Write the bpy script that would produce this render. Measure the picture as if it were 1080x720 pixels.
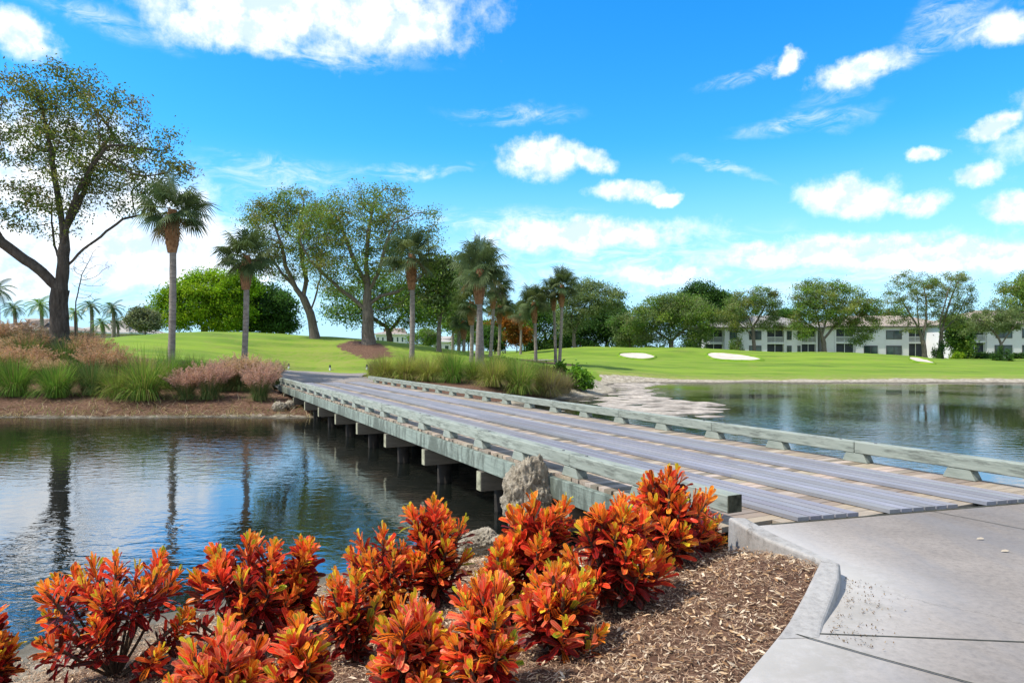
import bpy, bmesh, math, random
import numpy as np
from mathutils import Vector, Matrix

for _o in list(bpy.data.objects):
    bpy.data.objects.remove(_o)
S = bpy.context.scene
C = S.collection
R = math.radians

# ------------------------------------------------------------------ camera, sky, sun, exposure
CAM_H = 1.6
FPX = 720.0            # focal length in photo pixels (1080 wide, 24 mm lens)
HORIZON = 369.0
cam_d = bpy.data.cameras.new('camera')
cam = bpy.data.objects.new('camera', cam_d)
C.objects.link(cam)
cam.location = (0, 0, CAM_H)
cam.rotation_euler = (R(90), 0, 0)
cam_d.sensor_width = 36.0
cam_d.lens = 24.0
cam_d.shift_y = 9.0 / 1080.0
cam_d.clip_start = 0.05
cam_d.clip_end = 3000.0
S.camera = cam

SUN_AZ = R(-105)        # from straight ahead (+Y), negative = to the left
SUN_EL = R(56)
sun_d = bpy.data.lights.new('sun', 'SUN')
sun_d.energy = 4.3
sun_d.angle = R(0.6)
sun_d.color = (1.0, 0.945, 0.86)
sun = bpy.data.objects.new('sun', sun_d)
C.objects.link(sun)
_ts = Vector((math.sin(SUN_AZ) * math.cos(SUN_EL), math.cos(SUN_AZ) * math.cos(SUN_EL), math.sin(SUN_EL)))
sun.rotation_euler = _ts.to_track_quat('Z', 'Y').to_euler()
sun.location = _ts * 60

S.view_settings.view_transform = 'Standard'
S.view_settings.look = 'None'
S.view_settings.exposure = 0.44
S.view_settings.gamma = 1.0
S.view_settings.use_curve_mapping = False

# ------------------------------------------------------------------ node helpers
def nd(nt, typ, props=None, **ins):
    n = nt.nodes.new(typ)
    for k, v in (props or {}).items():
        setattr(n, k, v)
    for k, v in ins.items():
        key = int(k[1:]) if k[0] == 'i' and k[1:].isdigit() else k.replace('_', ' ')
        s = n.inputs[key]
        if isinstance(v, tuple) and len(v) == 2 and hasattr(v[0], 'outputs'):
            nt.links.new(v[0].outputs[v[1]], s)
        elif hasattr(v, 'outputs'):
            nt.links.new(v.outputs[0], s)
        else:
            s.default_value = v
    return n

def math_(nt, op, a, b=0.0, clamp=False):
    return nd(nt, 'ShaderNodeMath', {'operation': op, 'use_clamp': clamp}, i0=a, i1=b)

def mixc(nt, fac, a, b, blend='MIX'):
    n = nt.nodes.new('ShaderNodeMix')
    n.data_type = 'RGBA'
    n.blend_type = blend
    for idx, v in ((0, fac), (6, a), (7, b)):
        s = n.inputs[idx]
        if isinstance(v, tuple) and len(v) == 2 and hasattr(v[0], 'outputs'):
            nt.links.new(v[0].outputs[v[1]], s)
        elif hasattr(v, 'outputs'):
            nt.links.new(v.outputs[2] if v.bl_idname == 'ShaderNodeMix' else v.outputs[0], s)
        else:
            s.default_value = (v[0], v[1], v[2], 1.0) if isinstance(v, (tuple, list)) else v
    return n

def MX(n):
    return (n, 2)

def ramp(nt, fac, stops, interp='LINEAR'):
    n = nt.nodes.new('ShaderNodeValToRGB')
    cr = n.color_ramp
    cr.interpolation = interp
    while len(cr.elements) < len(stops):
        cr.elements.new(0.5)
    for e, (p, c) in zip(cr.elements, stops):
        e.position = p
        e.color = (c, c, c, 1) if isinstance(c, (int, float)) else (c[0], c[1], c[2], 1)
    if isinstance(fac, tuple):
        nt.links.new(fac[0].outputs[fac[1]], n.inputs[0])
    else:
        nt.links.new(fac.outputs[0], n.inputs[0])
    return n

def sstep(nt, v, lo, hi):
    return nd(nt, 'ShaderNodeMapRange', {'interpolation_type': 'SMOOTHSTEP'}, i0=v, i1=lo, i2=hi, i3=0.0, i4=1.0)

def noise(nt, vec, scale, detail=4.0, rough=0.55, dist=0.0):
    return nd(nt, 'ShaderNodeTexNoise', None, Vector=vec, Scale=scale, Detail=detail, Roughness=rough, Distortion=dist)

def new_mat(name):
    m = bpy.data.materials.new(name)
    m.use_nodes = True
    m.node_tree.nodes.clear()
    return m, m.node_tree

def finish(nt, shader):
    o = nt.nodes.new('ShaderNodeOutputMaterial')
    nt.links.new(shader.outputs[0], o.inputs['Surface'])

def pos(nt, scale=None, rotz=0.0):
    g = nd(nt, 'ShaderNodeNewGeometry')
    if scale is None and not rotz:
        return (g, 'Position')
    mp = nd(nt, 'ShaderNodeMapping', {'vector_type': 'POINT'}, Vector=(g, 'Position'), Scale=scale or (1, 1, 1), Rotation=(0, 0, rotz))
    return (mp, 0)

# ------------------------------------------------------------------ world: Nishita sky with procedural clouds by direction
W = bpy.data.worlds.new("World")
S.world = W
W.use_nodes = True
nt = W.node_tree
nt.nodes.clear()
sky = nd(nt, 'ShaderNodeTexSky', {'sky_type': 'NISHITA', 'sun_disc': False, 'sun_elevation': SUN_EL,
                                  'sun_rotation': SUN_AZ, 'altitude': 0.0, 'air_density': 1.0,
                                  'dust_density': 0.4, 'ozone_density': 2.2})
hsv = nd(nt, 'ShaderNodeHueSaturation', None, Hue=0.494, Saturation=1.42, Value=1.0, Color=sky)
skyc = mixc(nt, 1.0, hsv, (1.04, 1.83, 2.12), 'MULTIPLY')
tc = nd(nt, 'ShaderNodeTexCoord')
sx = nd(nt, 'ShaderNodeSeparateXYZ', None, Vector=(tc, 'Generated'))
az = math_(nt, 'ARCTAN2', (sx, 'X'), (sx, 'Y'))
el = math_(nt, 'ARCSINE', (sx, 'Z'))
ae = nd(nt, 'ShaderNodeCombineXYZ', None, X=az, Y=el, Z=0.0)

def px_ae(px, py):
    a = math.atan((px - 540.0) / FPX)
    return a, math.atan((HORIZON - py) / FPX * math.cos(a))

# warp so that outlines billow
wn1 = noise(nt, (ae, 0), 9.0, 6.0, 0.62)
wsub = nd(nt, 'ShaderNodeVectorMath', {'operation': 'SUBTRACT'}, i0=(wn1, 'Color'), i1=(0.5, 0.5, 0.5))
wsc = nd(nt, 'ShaderNodeVectorMath', {'operation': 'MULTIPLY'}, i0=wsub, i1=(0.10, 0.055, 0.0))
aw = nd(nt, 'ShaderNodeVectorMath', {'operation': 'ADD'}, i0=ae, i1=wsc)

def blobs(lst, src):
    prev = None
    for (px, py, rx, ry, rot) in lst:
        a, e = px_ae(px, py)
        mp = nd(nt, 'ShaderNodeMapping', {'vector_type': 'TEXTURE'}, Vector=src, Location=(a, e, 0),
                Rotation=(0, 0, R(rot)), Scale=(rx / FPX, ry / FPX, 1))
        ln = nd(nt, 'ShaderNodeVectorMath', {'operation': 'LENGTH'}, i0=mp)
        prev = (ln, 'Value') if prev is None else (math_(nt, 'MINIMUM', (ln, 'Value'), prev), 0)
    return prev

cumulus = [(5, 28, 31.7, 21.1, -10), (330, 8, 185.0, 40.0, 0), (250, 28, 79.2, 22.9, 0), (440, 24, 54.6, 19.4, 0), (570, 166, 47.5, 23.8, 0), (622, 166, 35.2, 13.2, -8), (660, 199, 44.0, 11.4, 0), (705, 207, 21.1, 7.0, -5), (900, 206, 49.3, 22.9, 0), (962, 212, 31.7, 14.1, 0), (1037, 178, 21.1, 13.2, 0), (1056, 129, 24.6, 10.6, 5), (970, 161, 16.7, 7.0, -5), (1074, 216, 24.6, 14.1, 0), (1054, 34, 35.2, 15.0, -8), (905, 74, 40.5, 13.2, 10), (838, 68, 17.6, 10.6, 0), (860, 266, 110.0, 15.0, 3), (990, 270, 100.0, 15.0, 0), (610, 246, 130.0, 20.0, 0), (1075, 268, 40.0, 16.0, 0), (700, 290, 60.0, 10.0, 0), (60, 150, 79.2, 35.2, 0), (80, 200, 120.0, 36.0, 0), (110, 255, 170.0, 34.0, 4), (170, 282, 130.0, 24.0, 0), (-20, 285, 90.0, 26.0, 0), (-250, 120, 150.0, 60.0, 0), (1250, 120, 110.0, 50.0, 0), (1300, 250, 160.0, 30.0, 0), (-260, 270, 180.0, 34.0, 0)]
wisps = [(235, 240, 150, 50, 0), (290, 185, 110, 30, 0), (120, 20, 95, 16, -6), (310, 55, 180, 12, 0), (785, 78, 70, 9, 8), (960, 60, 130, 14, 16), (1000, 14, 60, 22, 30),
         (850, 130, 90, 14, 5), (270, 165, 70, 10, 0), (430, 180, 90, 9, 3), (540, 118, 90, 12, 0), (140, 220, 160, 26, 6), (760, 180, 70, 6, -18),
         (640, 275, 300, 46, 0), (860, 290, 300, 40, 0), (640, 300, 420, 30, 0), (120, 300, 320, 40, 0), (100, 270, 190, 46, 0), (500, 230, 160, 14, 3)]
cn = noise(nt, (ae, 0), 22.0, 9.0, 0.64)
cn2 = noise(nt, (ae, 0), 8.0, 3.0, 0.5)
dC = blobs(cumulus, aw)
namp = math_(nt, 'MULTIPLY', math_(nt, 'SUBTRACT', (cn, 'Fac'), 0.5), 1.35)
dens = math_(nt, 'SUBTRACT', 1.0, math_(nt, 'ADD', dC, namp))
mC = math_(nt, 'MULTIPLY', sstep(nt, dens, -0.16, 0.66), 0.95)
wm = nd(nt, 'ShaderNodeMapping', {'vector_type': 'POINT'}, Vector=(ae, 0), Scale=(16, 46, 1), Rotation=(0, 0, R(-9)))
wn = noise(nt, (wm, 0), 1.0, 7.0, 0.66, 1.4)
dW = blobs(wisps, aw)
densW = math_(nt, 'MULTIPLY', sstep(nt, math_(nt, 'SUBTRACT', 1.0, dW), 0.0, 0.9), sstep(nt, (wn, 'Fac'), 0.34, 0.80))
mW = math_(nt, 'MULTIPLY', densW, 0.70)
# cloud body shade: thick cores a little greyer and bluer than the sunlit tops
offv = nd(nt, 'ShaderNodeVectorMath', {'operation': 'ADD'}, i0=ae, i1=(0.010, -0.016, 0.0))
cnb = noise(nt, (offv, 0), 22.0, 5.0, 0.6)
rel = math_(nt, 'MULTIPLY', math_(nt, 'SUBTRACT', (cnb, 'Fac'), (cn, 'Fac')), 2.6)
shade = sstep(nt, math_(nt, 'ADD', math_(nt, 'ADD', (cn2, 'Fac'), rel), math_(nt, 'MULTIPLY', math_(nt, 'SUBTRACT', 0.55, dens), 0.45)), 0.12, 0.74)
ccol = mixc(nt, shade, (6.0, 7.3, 9.0), (10.0, 10.1, 10.2))
hz = sstep(nt, el, 0.30, 0.02)
skyh = mixc(nt, math_(nt, 'MULTIPLY', hz, 0.80), MX(skyc), (4.4, 6.9, 9.8))
c1 = mixc(nt, mW, MX(skyh), (8.6, 9.2, 9.8))
c2 = mixc(nt, mC, MX(c1), MX(ccol))
# unseen broken cloud added overhead and behind the camera to whiten ambient light and reflections
bk = math_(nt, 'MAXIMUM', sstep(nt, (sx, 'Y'), 0.15, -0.35), sstep(nt, (sx, 'Z'), 0.47, 0.60))
bkn = noise(nt, (tc, 'Generated'), 2.6, 7, 0.6)
bkm = math_(nt, 'MULTIPLY', bk, sstep(nt, (bkn, 'Fac'), 0.40, 0.56))
c2 = mixc(nt, math_(nt, 'MULTIPLY', bkm, 0.9), MX(c2), (8.3, 8.5, 8.8))
bg = nd(nt, 'ShaderNodeBackground', None, Color=MX(c2), Strength=0.10)
wo = nt.nodes.new('ShaderNodeOutputWorld')
nt.links.new(bg.outputs[0], wo.inputs['Surface'])

# ------------------------------------------------------------------ object helpers
def link(o, parent=None):
    C.objects.link(o)
    if parent is not None:
        o.parent = parent
    return o

def tag(o, label=None, cat=None, group=None, kind=None):
    if label: o['label'] = label
    if cat: o['category'] = cat
    if group: o['group'] = group
    if kind: o['kind'] = kind
    return o

def empty(name, loc=(0, 0, 0), rz=0.0, label=None, cat=None, group=None):
    o = bpy.data.objects.new(name, None)
    o.empty_display_size = 0.3
    o.location = loc
    o.rotation_euler = (0, 0, rz)
    C.objects.link(o)
    return tag(o, label, cat, group)

def np_mesh(name, V, faces, mats, attrs=None, uv=None, smooth=False, cols=None):
    """faces: list of int arrays (m,k) of equal k each"""
    me = bpy.data.meshes.new(name)
    V = np.asarray(V, dtype=np.float32).reshape(-1, 3)
    faces = [np.asarray(f, dtype=np.int32) for f in faces if len(f)]
    me.vertices.add(len(V))
    me.vertices.foreach_set('co', V.ravel())
    loops = np.concatenate([f.ravel() for f in faces])
    tot = np.concatenate([np.full(len(f), f.shape[1], dtype=np.int32) for f in faces])
    start = np.concatenate([[0], np.cumsum(tot)[:-1]]).astype(np.int32)
    me.loops.add(len(loops))
    me.loops.foreach_set('vertex_index', loops)
    me.polygons.add(len(tot))
    me.polygons.foreach_set('loop_start', start)
    me.polygons.foreach_set('loop_total', tot)
    me.polygons.foreach_set('use_smooth', np.full(len(tot), smooth, dtype=bool))
    me.update(calc_edges=True)
    for k, a in (attrs or {}).items():
        at = me.attributes.new(k, 'FLOAT', 'POINT')
        at.data.foreach_set('value', np.asarray(a, dtype=np.float32))
    for k, a in (cols or {}).items():
        at = me.color_attributes.new(k, 'FLOAT_COLOR', 'POINT')
        a = np.asarray(a, dtype=np.float32)
        a4 = np.ones((len(a), 4), dtype=np.float32)
        a4[:, :3] = a
        at.data.foreach_set('color', a4.ravel())
    if uv is not None:
        ul = me.uv_layers.new(name='UVMap')
        ul.data.foreach_set('uv', np.asarray(uv, dtype=np.float32)[loops].ravel())
    for m in (mats if isinstance(mats, (list, tuple)) else [mats]):
        me.materials.append(m)
    return me

def obj(name, me, parent=None, loc=(0, 0, 0)):
    o = bpy.data.objects.new(name, me)
    o.location = loc
    return link(o, parent)

class MB:
    """collects boxes, prisms and tubes into one mesh"""
    def __init__(self):
        self.bm = bmesh.new()
    def box(self, x0, x1, y0, y1, z0, z1, bev=0.0):
        r = bmesh.ops.create_cube(self.bm, size=1.0)
        vs = r['verts']
        for v in vs:
            v.co = Vector((x0 + (v.co.x + .5) * (x1 - x0), y0 + (v.co.y + .5) * (y1 - y0), z0 + (v.co.z + .5) * (z1 - z0)))
        if bev > 0:
            es = list({e for v in vs for e in v.link_edges})
            bmesh.ops.bevel(self.bm, geom=es, offset=bev, segments=1, affect='EDGES', profile=0.5)
        return self
    def poly(self, pts):
        vs = [self.bm.verts.new(p) for p in pts]
        return self.bm.faces.new(vs)
    def prism(self, pts, axis, a, b, bev=0.0):
        """pts: 2D outline; axis 'x': pts=(y,z); 'y': pts=(x,z); 'z': pts=(x,y)"""
        def P(p, t):
            return (t, p[0], p[1]) if axis == 'x' else (p[0], t, p[1]) if axis == 'y' else (p[0], p[1], t)
        lo = [self.bm.verts.new(P(p, a)) for p in pts]
        hi = [self.bm.verts.new(P(p, b)) for p in pts]
        n = len(pts)
        fs = [self.bm.faces.new(lo[::-1]), self.bm.faces.new(hi)]
        for i in range(n):
            fs.append(self.bm.faces.new((lo[i], lo[(i + 1) % n], hi[(i + 1) % n], hi[i])))
        if bev > 0:
            es = list({e for f in fs for e in f.edges})
            bmesh.ops.bevel(self.bm, geom=es, offset=bev, segments=1, affect='EDGES', profile=0.5)
        return self
    def cyl(self, x, y, z0, z1, r0, r1=None, n=12):
        r1 = r0 if r1 is None else r1
        lo = [self.bm.verts.new((x + r0 * math.cos(t * 2 * math.pi / n), y + r0 * math.sin(t * 2 * math.pi / n), z0)) for t in range(n)]
        hi = [self.bm.verts.new((x + r1 * math.cos(t * 2 * math.pi / n), y + r1 * math.sin(t * 2 * math.pi / n), z1)) for t in range(n)]
        for i in range(n):
            self.bm.faces.new((lo[i], lo[(i + 1) % n], hi[(i + 1) % n], hi[i]))
        self.bm.faces.new(lo[::-1]); self.bm.faces.new(hi)
        return self
    def mesh(self, name, mat, smooth=False):
        bmesh.ops.recalc_face_normals(self.bm, faces=self.bm.faces)
        me = bpy.data.meshes.new(name)
        self.bm.to_mesh(me)
        self.bm.free()
        if smooth:
            me.polygons.foreach_set('use_smooth', [True] * len(me.polygons))
        for m in (mat if isinstance(mat, (list, tuple)) else [mat]):
            me.materials.append(m)
        return me
    def build(self, name, mat, parent=None, smooth=False, loc=(0, 0, 0)):
        return obj(name, self.mesh(name, mat, smooth), parent, loc)

# photo pixel -> world
def PZ(px, py, z):
    Y = FPX * (CAM_H - z) / (py - HORIZON)
    return np.array(((px - 540.0) / FPX * Y, Y))
def PY(px, py, Y):
    return np.array(((px - 540.0) / FPX * Y, Y, CAM_H - (py - HORIZON) * Y / FPX))
BA = math.atan(356.0 / 720.0)
CB, SB = math.cos(BA), math.sin(BA)
def WB(u, s):
    return np.array((CB * u - SB * s, SB * u + CB * s))
WATER = -1.0
# ------------------------------------------------------------------ materials of the setting
def m_ground():
    m, nt = new_mat('ground')
    P = pos(nt)
    am = nd(nt, 'ShaderNodeAttribute', {'attribute_name': 'mulch'})
    ash = nd(nt, 'ShaderNodeAttribute', {'attribute_name': 'sand'})
    adr = nd(nt, 'ShaderNodeAttribute', {'attribute_name': 'dry'})
    # lawn
    n1 = noise(nt, P, 0.16, 5, 0.6)
    n2 = noise(nt, P, 2.2, 5, 0.7)
    n3 = noise(nt, pos(nt, (0.05, 0.6, 1)), 1.0, 3, 0.5)
    g1 = ramp(nt, (n1, 'Fac'), [(0.30, (0.063, 0.1395, 0.0072)), (0.55, (0.1125, 0.2115, 0.0099)), (0.75, (0.153, 0.2565, 0.0135))])
    g2 = mixc(nt, math_(nt, 'MULTIPLY', sstep(nt, (n2, 'Fac'), 0.35, 0.75), 0.45), (g1, 0), (0.055, 0.115, 0.010))
    g3 = mixc(nt, math_(nt, 'MULTIPLY', sstep(nt, (n3, 'Fac'), 0.46, 0.60), 0.55), MX(g2), (0.205, 0.30, 0.022))
    wv = nd(nt, 'ShaderNodeTexWave', {'bands_direction': 'DIAGONAL'}, Vector=pos(nt, (1, 1, 0)), Scale=.11, Distortion=3.0, Detail=2.0)
    g3 = mixc(nt, math_(nt, 'MULTIPLY', (wv, 'Fac'), 0.28), MX(g3), (0.190, 0.285, 0.020))
    n5 = noise(nt, P, 0.5, 6, 0.7)
    g3 = mixc(nt, math_(nt, 'MULTIPLY', sstep(nt, (n5, 'Fac'), 0.52, 0.70), 0.6), MX(g3), (0.20, 0.21, 0.045))
    dryf = math_(nt, 'MULTIPLY', (adr, 'Fac'), sstep(nt, (n2, 'Fac'), 0.30, 0.62))
    lawn = mixc(nt, dryf, MX(g3), (0.26, 0.235, 0.075))
    # pine bark mulch
    b1 = noise(nt, P, 9.0, 8, 0.75)
    b2 = noise(nt, P, 1.1, 4, 0.6)
    mul = ramp(nt, (b1, 'Fac'), [(0.30, (0.030, 0.015, 0.009)), (0.5, (0.105, 0.056, 0.035)), (0.68, (0.23, 0.14, 0.092))])
    mul2 = mixc(nt, math_(nt, 'MULTIPLY', (b2, 'Fac'), 0.6), (mul, 0), (0.145, 0.082, 0.054))
    # bare sandy earth
    s1 = noise(nt, P, 3.5, 8, 0.7)
    snd = ramp(nt, (s1, 'Fac'), [(0.30, (0.13, 0.105, 0.075)), (0.52, (0.33, 0.285, 0.21)), (0.72, (0.56, 0.51, 0.42))])
    edge = noise(nt, P, 1.6, 6, 0.7)
    eoff = math_(nt, 'MULTIPLY', math_(nt, 'SUBTRACT', (edge, 'Fac'), 0.5), 1.3)
    fm = sstep(nt, math_(nt, 'ADD', (am, 'Fac'), eoff), 0.38, 0.62)
    fs = sstep(nt, math_(nt, 'ADD', (ash, 'Fac'), eoff), 0.35, 0.65)
    c = mixc(nt, fm, MX(lawn), MX(mul2))
    c = mixc(nt, fs, MX(c), (snd, 0))
    # wet dark lip just above the water
    g = nd(nt, 'ShaderNodeNewGeometry')
    sz = nd(nt, 'ShaderNodeSeparateXYZ', None, Vector=(g, 'Position'))
    wet = sstep(nt, math_(nt, 'ADD', (sz, 'Z'), math_(nt, 'MULTIPLY', eoff, 0.06)), WATER + 0.09, WATER + 0.01)
    c = mixc(nt, math_(nt, 'MULTIPLY', wet, 0.75), MX(c), (0.05, 0.045, 0.035))
    hgt = math_(nt, 'ADD', math_(nt, 'MULTIPLY', (b1, 'Fac'), fm), math_(nt, 'MULTIPLY', (n2, 'Fac'), 0.5))
    bp = nd(nt, 'ShaderNodeBump', None, Strength=0.6, Distance=0.05, Height=hgt)
    b = nd(nt, 'ShaderNodeBsdfPrincipled', None, Base_Color=MX(c), Roughness=0.95, Normal=bp)
    b.inputs['Specular IOR Level'].default_value = 0.15
    finish(nt, b)
    return m

def m_water():
    m, nt = new_mat('water')
    P = pos(nt, (1.0, 1.7, 1.0), R(12))
    w1 = noise(nt, P, 2.1, 3, 0.55, 0.6)
    w2 = noise(nt, P, 7.5, 2, 0.5, 0.3)
    big = noise(nt, pos(nt), 0.13, 2, 0.5)
    patch = nd(nt, 'ShaderNodeMapRange', None, i0=(big, 'Fac'), i1=0.36, i2=0.64, i3=0.16, i4=1.0)
    h = math_(nt, 'ADD', (w1, 'Fac'), math_(nt, 'MULTIPLY', (w2, 'Fac'), 0.20))
    h = math_(nt, 'MULTIPLY', h, patch)
    bp = nd(nt, 'ShaderNodeBump', None, Strength=0.34, Distance=0.045, Height=h)
    b = nd(nt, 'ShaderNodeBsdfPrincipled', None, Roughness=0.012, IOR=5.5, Normal=bp)
    b.inputs['Base Color'].default_value = (0.007, 0.009, 0.007, 1)
    finish(nt, b)
    return m

def m_concrete(name, c0, c1, dirt=True):
    m, nt = new_mat(name)
    P = pos(nt)
    n1 = noise(nt, P, 0.55, 6, 0.65)
    n2 = noise(nt, P, 22, 7, 0.8)
    n3 = noise(nt, pos(nt, (1.6, 0.35, 1), R(-26)), 1.3, 5, 0.6)
    c = ramp(nt, (n1, 'Fac'), [(0.32, c0), (0.66, c1)])
    sp = ramp(nt, (n2, 'Fac'), [(0.30, 0.50), (0.50, 0.95), (0.75, 1.30)])
    c = mixc(nt, 0.75, (c, 0), (sp, 0), 'MULTIPLY')
    st = math_(nt, 'MULTIPLY', sstep(nt, (n3, 'Fac'), 0.44, 0.70), 0.55)
    c = mixc(nt, st, MX(c), (0.175, 0.17, 0.172))
    n4 = noise(nt, P, 2.6, 8, 0.75)
    c = mixc(nt, math_(nt, 'MULTIPLY', sstep(nt, (n4, 'Fac'), 0.55, 0.70), 0.45), MX(c), (0.155, 0.138, 0.115))
    vo = nd(nt, 'ShaderNodeTexVoronoi', {'feature': 'DISTANCE_TO_EDGE'}, Vector=nd(nt, 'ShaderNodeVectorMath', {'operation': 'ADD'}, i0=P, i1=nd(nt, 'ShaderNodeVectorMath', {'operation': 'SCALE'}, i0=(n4, 'Color'), Scale=.5)), Scale=.33)
    c = mixc(nt, math_(nt, 'MULTIPLY', sstep(nt, (vo, 'Distance'), 0.006, 0.001), math_(nt, 'MULTIPLY', sstep(nt, (n1, 'Fac'), .45, .6), 0.55)), MX(c), (0.09, 0.08, 0.065))
    if dirt:
        d = nd(nt, 'ShaderNodeAttribute', {'attribute_name': 'dirt'})
        dn = noise(nt, P, 6.0, 7, 0.75)
        f = math_(nt, 'MULTIPLY', sstep(nt, math_(nt, 'ADD', (d, 'Fac'), math_(nt, 'MULTIPLY', math_(nt, 'SUBTRACT', (dn, 'Fac'), 0.5), 1.4)), 0.45, 0.85), 0.72)
        c = mixc(nt, f, MX(c), (0.115, 0.095, 0.06))
        lf = nd(nt, 'ShaderNodeAttribute', {'attribute_name': 'pale'})
        c = mixc(nt, math_(nt, 'MULTIPLY', (lf, 'Fac'), 0.55), MX(c), (0.66, 0.64, 0.61))
    bp = nd(nt, 'ShaderNodeBump', None, Strength=0.35, Distance=0.006, Height=(n2, 'Fac'))
    b = nd(nt, 'ShaderNodeBsdfPrincipled', None, Base_Color=MX(c), Roughness=0.85, Normal=bp)
    b.inputs['Specular IOR Level'].default_value = 0.25
    finish(nt, b)
    return m

def m_wood(name, c0, c1, moss=None, streak=0.5, along='y', speck=True, drip=True):
    """weathered timber; object-space grain along the given axis"""
    m, nt = new_mat(name)
    t = nd(nt, 'ShaderNodeTexCoord')
    sc = (9, 0.9, 9) if along == 'y' else (0.9, 9, 9)
    mp = nd(nt, 'ShaderNodeMapping', None, Vector=(t, 'Object'), Scale=sc)
    g = noise(nt, (mp, 0), 3.0, 7, 0.7, 0.4)
    g2 = noise(nt, (t, 'Object'), 1.3, 5, 0.6)
    c = ramp(nt, (g, 'Fac'), [(0.28, c0), (0.7, c1)])
    c = mixc(nt, sstep(nt, (g2, 'Fac'), 0.35, 0.75), (c, 0), tuple(x * 0.78 for x in c1))
    at = nd(nt, 'ShaderNodeAttribute', {'attribute_name': 'shade'})
    c = mixc(nt, 1.0, MX(c), (at, 'Color'), 'MULTIPLY') if speck else c
    last = MX(c)
    if moss:
        mp2 = nd(nt, 'ShaderNodeMapping', None, Vector=(t, 'Object'), Scale=(4, 4, 1.5) if drip else (5, 1.1, 7))
        mo = noise(nt, (mp2, 0), 1.6, 8, 0.72)
        mo2 = noise(nt, (t, 'Object'), 0.55, 3, 0.6)
        f = sstep(nt, math_(nt, 'ADD', (mo, 'Fac'), math_(nt, 'MULTIPLY', (mo2, 'Fac'), 0.5)), 0.98 - streak * 0.5, 1.10 - streak * 0.4)
        c = mixc(nt, math_(nt, 'MULTIPLY', f, 0.62), last, moss)
        last = MX(c)
    bp = nd(nt, 'ShaderNodeBump', None, Strength=0.5, Distance=0.006, Height=(g, 'Fac'))
    b = nd(nt, 'ShaderNodeBsdfPrincipled', None, Base_Color=last, Roughness=0.8, Normal=bp)
    b.inputs['Specular IOR Level'].default_value = 0.25
    finish(nt, b)
    return m

def m_flat(name, col, rough=0.7, var=0.2, scale=3.0, spec=0.3, metal=0.0, bump=0.0):
    m, nt = new_mat(name)
    P = pos(nt)
    n = noise(nt, P, scale, 6, 0.65)
    c = ramp(nt, (n, 'Fac'), [(0.3, tuple(x * (1 - var) for x in col)), (0.7, tuple(min(1, x * (1 + var)) for x in col))])
    b = nd(nt, 'ShaderNodeBsdfPrincipled', None, Base_Color=(c, 0), Roughness=rough, Metallic=metal)
    b.inputs['Specular IOR Level'].default_value = spec
    if bump:
        bp = nd(nt, 'ShaderNodeBump', None, Strength=0.7, Distance=bump, Height=(n, 'Fac'))
        nt.links.new(bp.outputs[0], b.inputs['Normal'])
    finish(nt, b)
    return m

def m_rock():
    m, nt = new_mat('limestone')
    P = pos(nt)
    n = noise(nt, P, 5.0, 10, 0.72)
    n2 = noise(nt, P, 18.0, 6, 0.7)
    c = ramp(nt, (n, 'Fac'), [(0.30, (0.07, 0.055, 0.038)), (0.43, (0.26, 0.215, 0.15)), (0.62, (0.55, 0.475, 0.36))])
    h = math_(nt, 'ADD', (n, 'Fac'), math_(nt, 'MULTIPLY', (n2, 'Fac'), 0.35))
    bp = nd(nt, 'ShaderNodeBump', None, Strength=1.0, Distance=0.12, Height=h)
    b = nd(nt, 'ShaderNodeBsdfPrincipled', None, Base_Color=(c, 0), Roughness=0.95, Normal=bp)
    finish(nt, b)
    return m

M = {}
M['ground'] = m_ground()
M['water'] = m_water()
M['pave'] = m_concrete('path_concrete', (0.181, 0.156, 0.134), (0.286, 0.249, 0.214))
M['kerb'] = m_concrete('kerb_concrete', (0.24, 0.225, 0.205), (0.385, 0.365, 0.335), False)
M['joint'] = m_flat('joint_filler', (0.05, 0.05, 0.035), 0.95, 0.5, 8)
M['rail'] = m_wood('weathered_rail_timber', (0.153, 0.1755, 0.144), (0.3465, 0.3735, 0.315), (0.05, 0.055, 0.045), 0.50, 'y', False, False)
M['beam'] = m_wood('stained_beam_timber', (0.126, 0.1575, 0.1305), (0.27, 0.3105, 0.261), (0.03, 0.035, 0.025), 0.66, 'y', False)
M['plank'] = m_wood('deck_plank_timber', (0.20, 0.155, 0.115), (0.45, 0.375, 0.30), (0.07, 0.055, 0.04), 0.18, 'x')
M['tread'] = m_wood('lavender_grey_composite', (0.189, 0.1915, 0.2167), (0.2688, 0.2705, 0.2982), (0.12, 0.105, 0.088), 0.22, 'y', True, False)
M['cap'] = m_wood('shaded_pile_cap_timber', (0.055, 0.048, 0.036), (0.13, 0.115, 0.09), (0.05, 0.05, 0.035), 0.3, 'x', False)  # under-deck shade is put into this dark timber colour
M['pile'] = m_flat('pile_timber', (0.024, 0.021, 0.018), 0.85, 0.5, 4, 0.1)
M['iron'] = m_flat('galvanised_bolt', (0.16, 0.15, 0.14), 0.5, 0.3, 20, 0.5, 0.6)
M['rock'] = m_rock()
M['capend'] = m_flat('lit_cap_end_grain', (0.27, 0.26, 0.18), .9, .5, 9, .1, bump=.01)  # yellowish end grain, lightened in colour as the only lit face of the cap
M['mould_shade'] = m_flat('black_mould_shade', (0.045, 0.045, 0.03), .95, .7, 14, .1)  # black mould and the shade of the sunless rail end in one colour

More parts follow.
